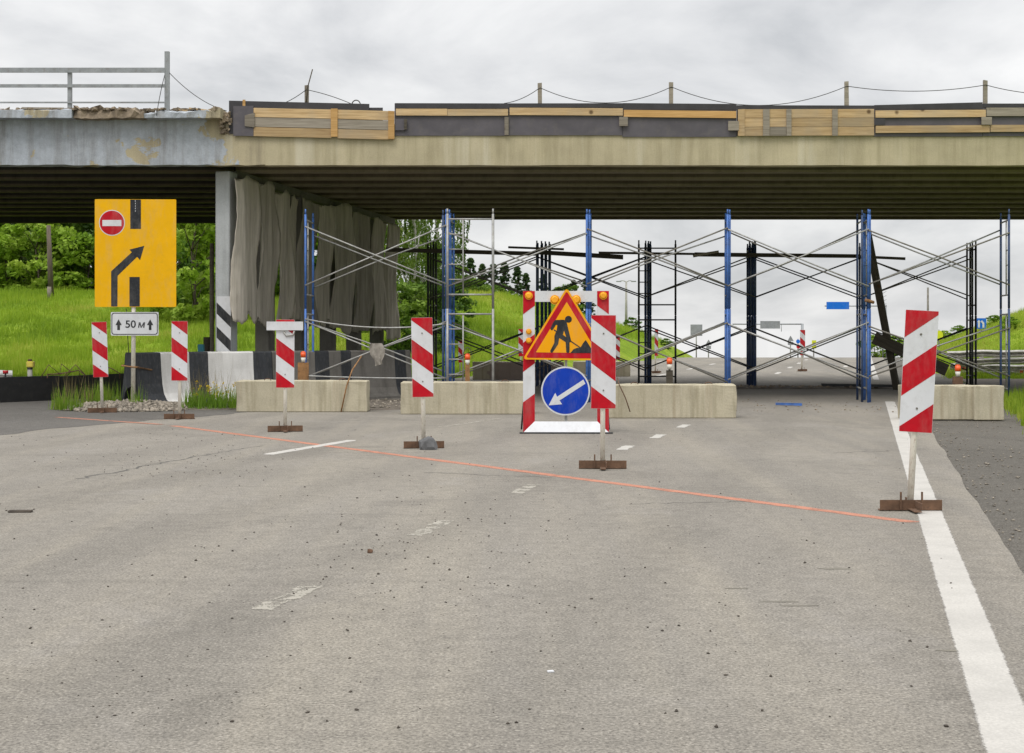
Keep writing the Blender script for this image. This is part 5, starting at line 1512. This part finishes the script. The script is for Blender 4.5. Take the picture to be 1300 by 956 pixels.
def tree_proto(name, h, cw, leaf, leaf_size, bark='bark', n_clump=70, per=80, base=0.25, seed=1, shape='round', trunk_r=0.16):
    random.seed(seed)
    cs = []; rs = []; ns = []
    for k in range(n_clump):
        t = random.random()
        z = h*(base+(1-base)*t)
        if shape == 'round': w_ = cw*math.sqrt(max(0.03, 1-(2*t-0.9)**2/1.25))
        elif shape == 'cone': w_ = cw*(1-t)**0.8+0.12
        else: w_ = cw*(0.45+0.55*math.sin(math.pi*min(1, t*0.9+0.1)))
        a = random.uniform(0, 6.283); rr = w_*random.random()**0.42
        cs.append(np.array([rr*math.cos(a), rr*math.sin(a), z]))
        s_ = random.uniform(0.55, 1.15)*cw*(0.30 if shape != 'cone' else 0.15)
        rs.append(np.array([s_, s_, s_*(0.62 if shape != 'weep' else 0.7)])); ns.append(int(per*random.uniform(0.6, 1.3)))
    if shape == 'weep':
        # hanging strings of leaves
        for k in range(n_clump*2):
            a = random.uniform(0, 6.283); rr = cw*random.uniform(0.45, 1.0); z = h*random.uniform(0.3, 0.92)
            ln = random.uniform(0.6, 1.6)
            cs.append(np.array([rr*math.cos(a), rr*math.sin(a), z-ln/2])); rs.append(np.array([0.07, 0.07, ln/2])); ns.append(int(per*0.45))
    q, f = leaf_cloud(cs, rs, ns, leaf_size, flat=(0.8 if shape != 'weep' else 1.6))
    crown = mesh_np(name+'_crown', q, f, [leaf])
    ends = [Vector(cs[i]) for i in range(0, min(len(cs), n_clump), max(1, n_clump//14))]
    mb = limb_mesh(h, trunk_r, ends, base*0.8)
    tr = mb.build('trunk', bark); trm = tr.data; bpy.data.objects.remove(tr)
    random.seed(seed+100)
    return crown, trm
PROTO = {
    'oak': tree_proto('oak', 12, 3.2, 'leaf_mid', 0.17, seed=1, n_clump=95, per=85, base=0.12),
    'oak2': tree_proto('oak2', 12, 2.9, 'leaf_dark', 0.17, seed=2, n_clump=95, per=85, base=0.10),
    'light': tree_proto('light', 12, 3.0, 'leaf_light', 0.18, seed=3, n_clump=85, per=80, base=0.14),
    'birch': tree_proto('birch', 11, 2.5, 'leaf_birch', 0.085, 'bark_birch', 75, 110, 0.22, 4, 'weep', 0.13),
    'shrub': tree_proto('shrub', 4, 1.9, 'leaf_light', 0.13, seed=5, n_clump=55, per=80, base=0.06, trunk_r=0.06),
    'shrub2': tree_proto('shrub2', 4, 1.8, 'leaf_mid', 0.12, seed=6, n_clump=55, per=80, base=0.04, trunk_r=0.06),
    'pine': tree_proto('pine', 7, 1.6, 'needle', 0.10, seed=7, n_clump=190, per=60, base=0.12, shape='cone', trunk_r=0.11),
}
def plant(kind, px, d, h, name, label, cat, group, wide=1.0, sink=0.1):
    x = (px-650)*d/F; z = float(zterr(x, d))-sink
    H0 = {'oak': 12, 'oak2': 12, 'light': 12, 'birch': 11, 'shrub': 4, 'shrub2': 4, 'pine': 7}[kind]
    s_ = h/H0
    r_ = thing(name, label, cat, (x, d, z), (0, 0, random.uniform(0, 6.28)), group)
    r_.scale = (s_*wide, s_*wide, s_)
    link('crown', PROTO[kind][0], r_); link('trunk', PROTO[kind][1], r_)
    return r_
G1 = 'trees of the wood beyond the meadow'
for (px, d, h, k, wd) in ((-60, 98, 13, 'oak', 1), (-25, 106, 13, 'oak2', 1), (8, 97, 12.5, 'oak', 1.0), (48, 103, 13, 'oak2', 1), (100, 100, 12, 'oak', 1.0), (150, 98, 13, 'oak2', 1.05), (185, 104, 13, 'oak', 1), (228, 97, 9.5, 'oak2', .9), (262, 101, 9, 'oak', .9), (300, 99, 10, 'oak2', 1), (75, 112, 14, 'oak2', 1.1), (130, 113, 14, 'oak', 1.1), (350, 104, 10, 'oak', 1)):
    lab = 'dark green broadleaf tree standing in the wood beyond the meadow' if k == 'oak2' else 'mid green broadleaf tree standing in the wood beyond the meadow'
    plant(k, px, d, h, 'broadleaf_tree', lab, 'tree', G1, wd)
G2 = 'light green bushes along the edge of the wood'
for (px, d, h, k, wd) in ((-40, 88, 4.6, 'shrub', 1), (8, 88, 4.4, 'shrub', 1.0), (48, 87, 5.0, 'shrub', 1.1), (30, 90, 3.4, 'shrub2', 1.2), (82, 89, 4.2, 'shrub2', 1.2), (112, 88, 3.8, 'shrub', 1.2), (140, 90, 4.6, 'shrub2', 1.2), (185, 88, 4.5, 'shrub2', 1.3), (215, 84, 4.6, 'shrub', 1.1), (300, 82, 5, 'shrub2', 1.2), (340, 80, 5, 'shrub', 1.2), (380, 80, 5, 'shrub2', 1.3), (420, 80, 5, 'shrub', 1.3)):
    lab = 'light green bush at the edge of the wood' if k == 'shrub' else 'mid green bush at the edge of the wood'
    plant(k, px, d, h, 'bush', lab, 'bush', G2, wd)
plant('shrub', 246, 64, 5.4, 'bushy_tree', 'bright green bushy tree on the meadow between yellow sign and end column', 'tree', None, 1.0)
plant('shrub2', 266, 70, 7.4, 'bushy_tree', 'taller bushy tree just behind the bright green one by the end column', 'tree', None, 0.8)
plant('birch', 527, 60, 7.6, 'birch_tree', 'birch with drooping leafy twigs beyond the far end of the felt', 'tree', None, 0.95)
plant('birch', 556, 66, 7.6, 'birch_tree', 'second birch half hidden behind the dark rear scaffold posts', 'tree', None, 0.9)
plant('birch', 500, 70, 8.5, 'birch_tree', 'birch beside the pier, partly behind the felt', 'tree', None, 0.9)
for px, d, h in ((505, 56, 3.0), (535, 58, 2.8), (560, 62, 2.6)):
    plant('shrub2', px, d, h, 'bush', 'low green bush growing under the drooping birches', 'bush', 'bushes under the birches', 1.2)
G3 = 'dark conifers on top of the left bank'
for px, d, h in ((583, 96, 3.1), (597, 98, 3.8), (612, 97, 3.3), (626, 99, 3.6), (640, 101, 4.0), (657, 100, 3.6), (668, 102, 3.4), (690, 101, 3.2), (728, 100, 3.0), (744, 99, 3.2)):
    plant('pine', px, d, h, 'conifer', 'dark young conifer on the crest of the left bank', 'tree', G3, 1.1)
for px, d, h in ((575, 93, 2.6), (606, 94, 1.9), (634, 95, 1.7), (802, 92, 1.0), (846, 88, 0.7), (720, 98, 2.4)):
    plant('shrub2', px, d, h, 'bush', 'small dark bush on the grassy left bank', 'bush', 'bushes on the left bank', 1.3)
for px, d, h in ((1200, 82, 0.7), (1218, 78, 0.7), (1262, 64, 0.6), (1283, 58, 0.6), (1110, 92, 1.6), (1135, 90, 1.5), (1160, 88, 1.2)):
    plant('shrub', px, d, h, 'bush', 'small green bush on the right-hand bank', 'bush', 'bushes on the right bank', 1.5)

# grass blades: one mass each
def blades(name, pts, hmin, hmax, wid, per, mat, label, spread=0.12, zf=None, lean=0.35):
    n = len(pts)
    P = np.repeat(pts, per, 0)+np.concatenate([rng.normal(0, spread, (n*per, 2)), np.zeros((n*per, 1))], 1)
    if zf is not None: P[:, 2] = zf(P[:, 0], P[:, 1])
    m_ = len(P)
    a = rng.random(m_)*6.283
    h = hmin+(hmax-hmin)*rng.random(m_)
    if m_ > 20000:
        cl_ = 0.5+0.5*np.sin(P[:, 0]*1.1+2*np.sin(P[:, 1]*0.37))*np.sin(P[:, 1]*0.83+1.5*np.sin(P[:, 0]*0.61))
        h = h*(0.45+1.0*cl_)
    d = np.stack([np.cos(a), np.sin(a), np.zeros(m_)], 1)
    s_ = np.stack([-np.sin(a), np.cos(a), np.zeros(m_)], 1)*wid*(0.6+0.8*rng.random(m_))[:, None]
    tip = P+d*(h*lean*rng.random(m_))[:, None]; tip[:, 2] += h
    q = np.stack([P-s_, P+s_, tip], 1).reshape(-1, 3)
    o = link(name, mesh_np(name, q, np.arange(len(q)).reshape(-1, 3), [mat]))
    return tag(o, label, 'grass', kind='stuff')
def wedge(n, px0, px1, d0, d1, keep):
    out_ = []
    while len(out_) < n:
        k = 20000
        d = d0+(d1-d0)*rng.random(k)**1.3; px = px0+(px1-px0)*rng.random(k)
        x = (px-650)*d/F
        ok = keep(x, d, x-T*d)
        out_ += list(np.stack([x, d], 1)[ok])
    o = np.array(out_[:n]); return np.concatenate([o, zterr(o[:, 0], o[:, 1])[:, None]-0.02], 1)
lk = lambda x, y, q: (q < -13.4) & ((y > 36.5) | (x < -9.6-0.35*(33.5-y))) & (y > 31.2) & ((x < -7.2) | (y > 45.5))
blades('meadow_grass', wedge(42000, -90, 900, 31.2, 98, lk), 0.12, 0.42, 0.016, 5, 'grass_blade', 'long bright green grass covering the meadow and left bank', 0.14, lambda x, y: zterr(x, y)-0.02)
blades('bank_grass', wedge(15000, 1090, 1380, 20, 92, lambda x, y, q: (q > 2.75) & ((y < 30.5) | (y > 45.5) | (q > 16))), 0.08, 0.32, 0.012, 5, 'grass_blade', 'green grass of the right-hand verge and bank', 0.12, lambda x, y: zterr(x, y)-0.02)
def cl(cx, cy, rx, ry, n, z=0.0):
    f = ell(cx, cy, rx, ry); return np.array([(*f(), z) for _ in range(n)])
blades('roadside_weeds', np.concatenate([cl(-8.2, 28.3, 0.3, 0.4, 45, 0.08), cl(-8.45, 29.2, 0.4, 0.8, 70, 0.03), cl(-8.4, 26.95, 0.22, 0.25, 36, 0.02), cl(-8.7, 27.2, 0.12, 0.15, 14, 0.0), cl(-7.3, 27.6, 0.1, 0.1, 8, 0.12)]), 0.08, 0.50, 0.010, 4, 'weed_blade', 'weeds growing between the gravel and the black kerb wall', 0.07)
blades('barrier_weeds', np.concatenate([cl(-5.75, 27.3, 0.55, 0.3, 90, 0.03), cl(-6.0, 27.8, 0.4, 0.35, 60, 0.06), cl(-5.4, 27.8, 0.25, 0.4, 26, 0.06)]), 0.06, 0.46, 0.009, 4, 'weed_blade', 'tuft of weeds in front of the striped barrier', 0.07)
blades('dry_weeds', np.concatenate([cl(-5.9, 28.1, 0.5, 0.3, 30, 0.08), cl(-8.6, 28.2, 0.5, 0.5, 26, 0.03)]), 0.35, 0.80, 0.006, 3, 'dry_stalk', 'dry brown stalks standing among the weeds', 0.06, lean=0.5)
fl = cl(-5.75, 27.9, 0.55, 0.4, 60, 0.0); fl[:, 2] = 0.22+0.3*rng.random(60)
q, f = leaf_cloud(list(fl), [np.array([.03, .03, .03])]*60, [5]*60, 0.018)
tag(link('yellow_flowers', mesh_np('yellow_flowers', q, f, ['flower'])), 'yellow flower heads among the weeds by the barrier', 'flowers', kind='stuff')
blades('verge_edge_grass', np.concatenate([np.array([(2.75+random.random()*1.5+T*d, d, -0.03) for d in np.random.default_rng(3).uniform(19, 33, 1600)]), np.array([(2.85+random.random()**1.4*7+T*d, d, -0.03) for d in np.random.default_rng(4).uniform(3, 24, 5500)])]), 0.12, 0.42, 0.010, 4, 'grass_blade', 'taller grass along the edge of the right shoulder', 0.06)
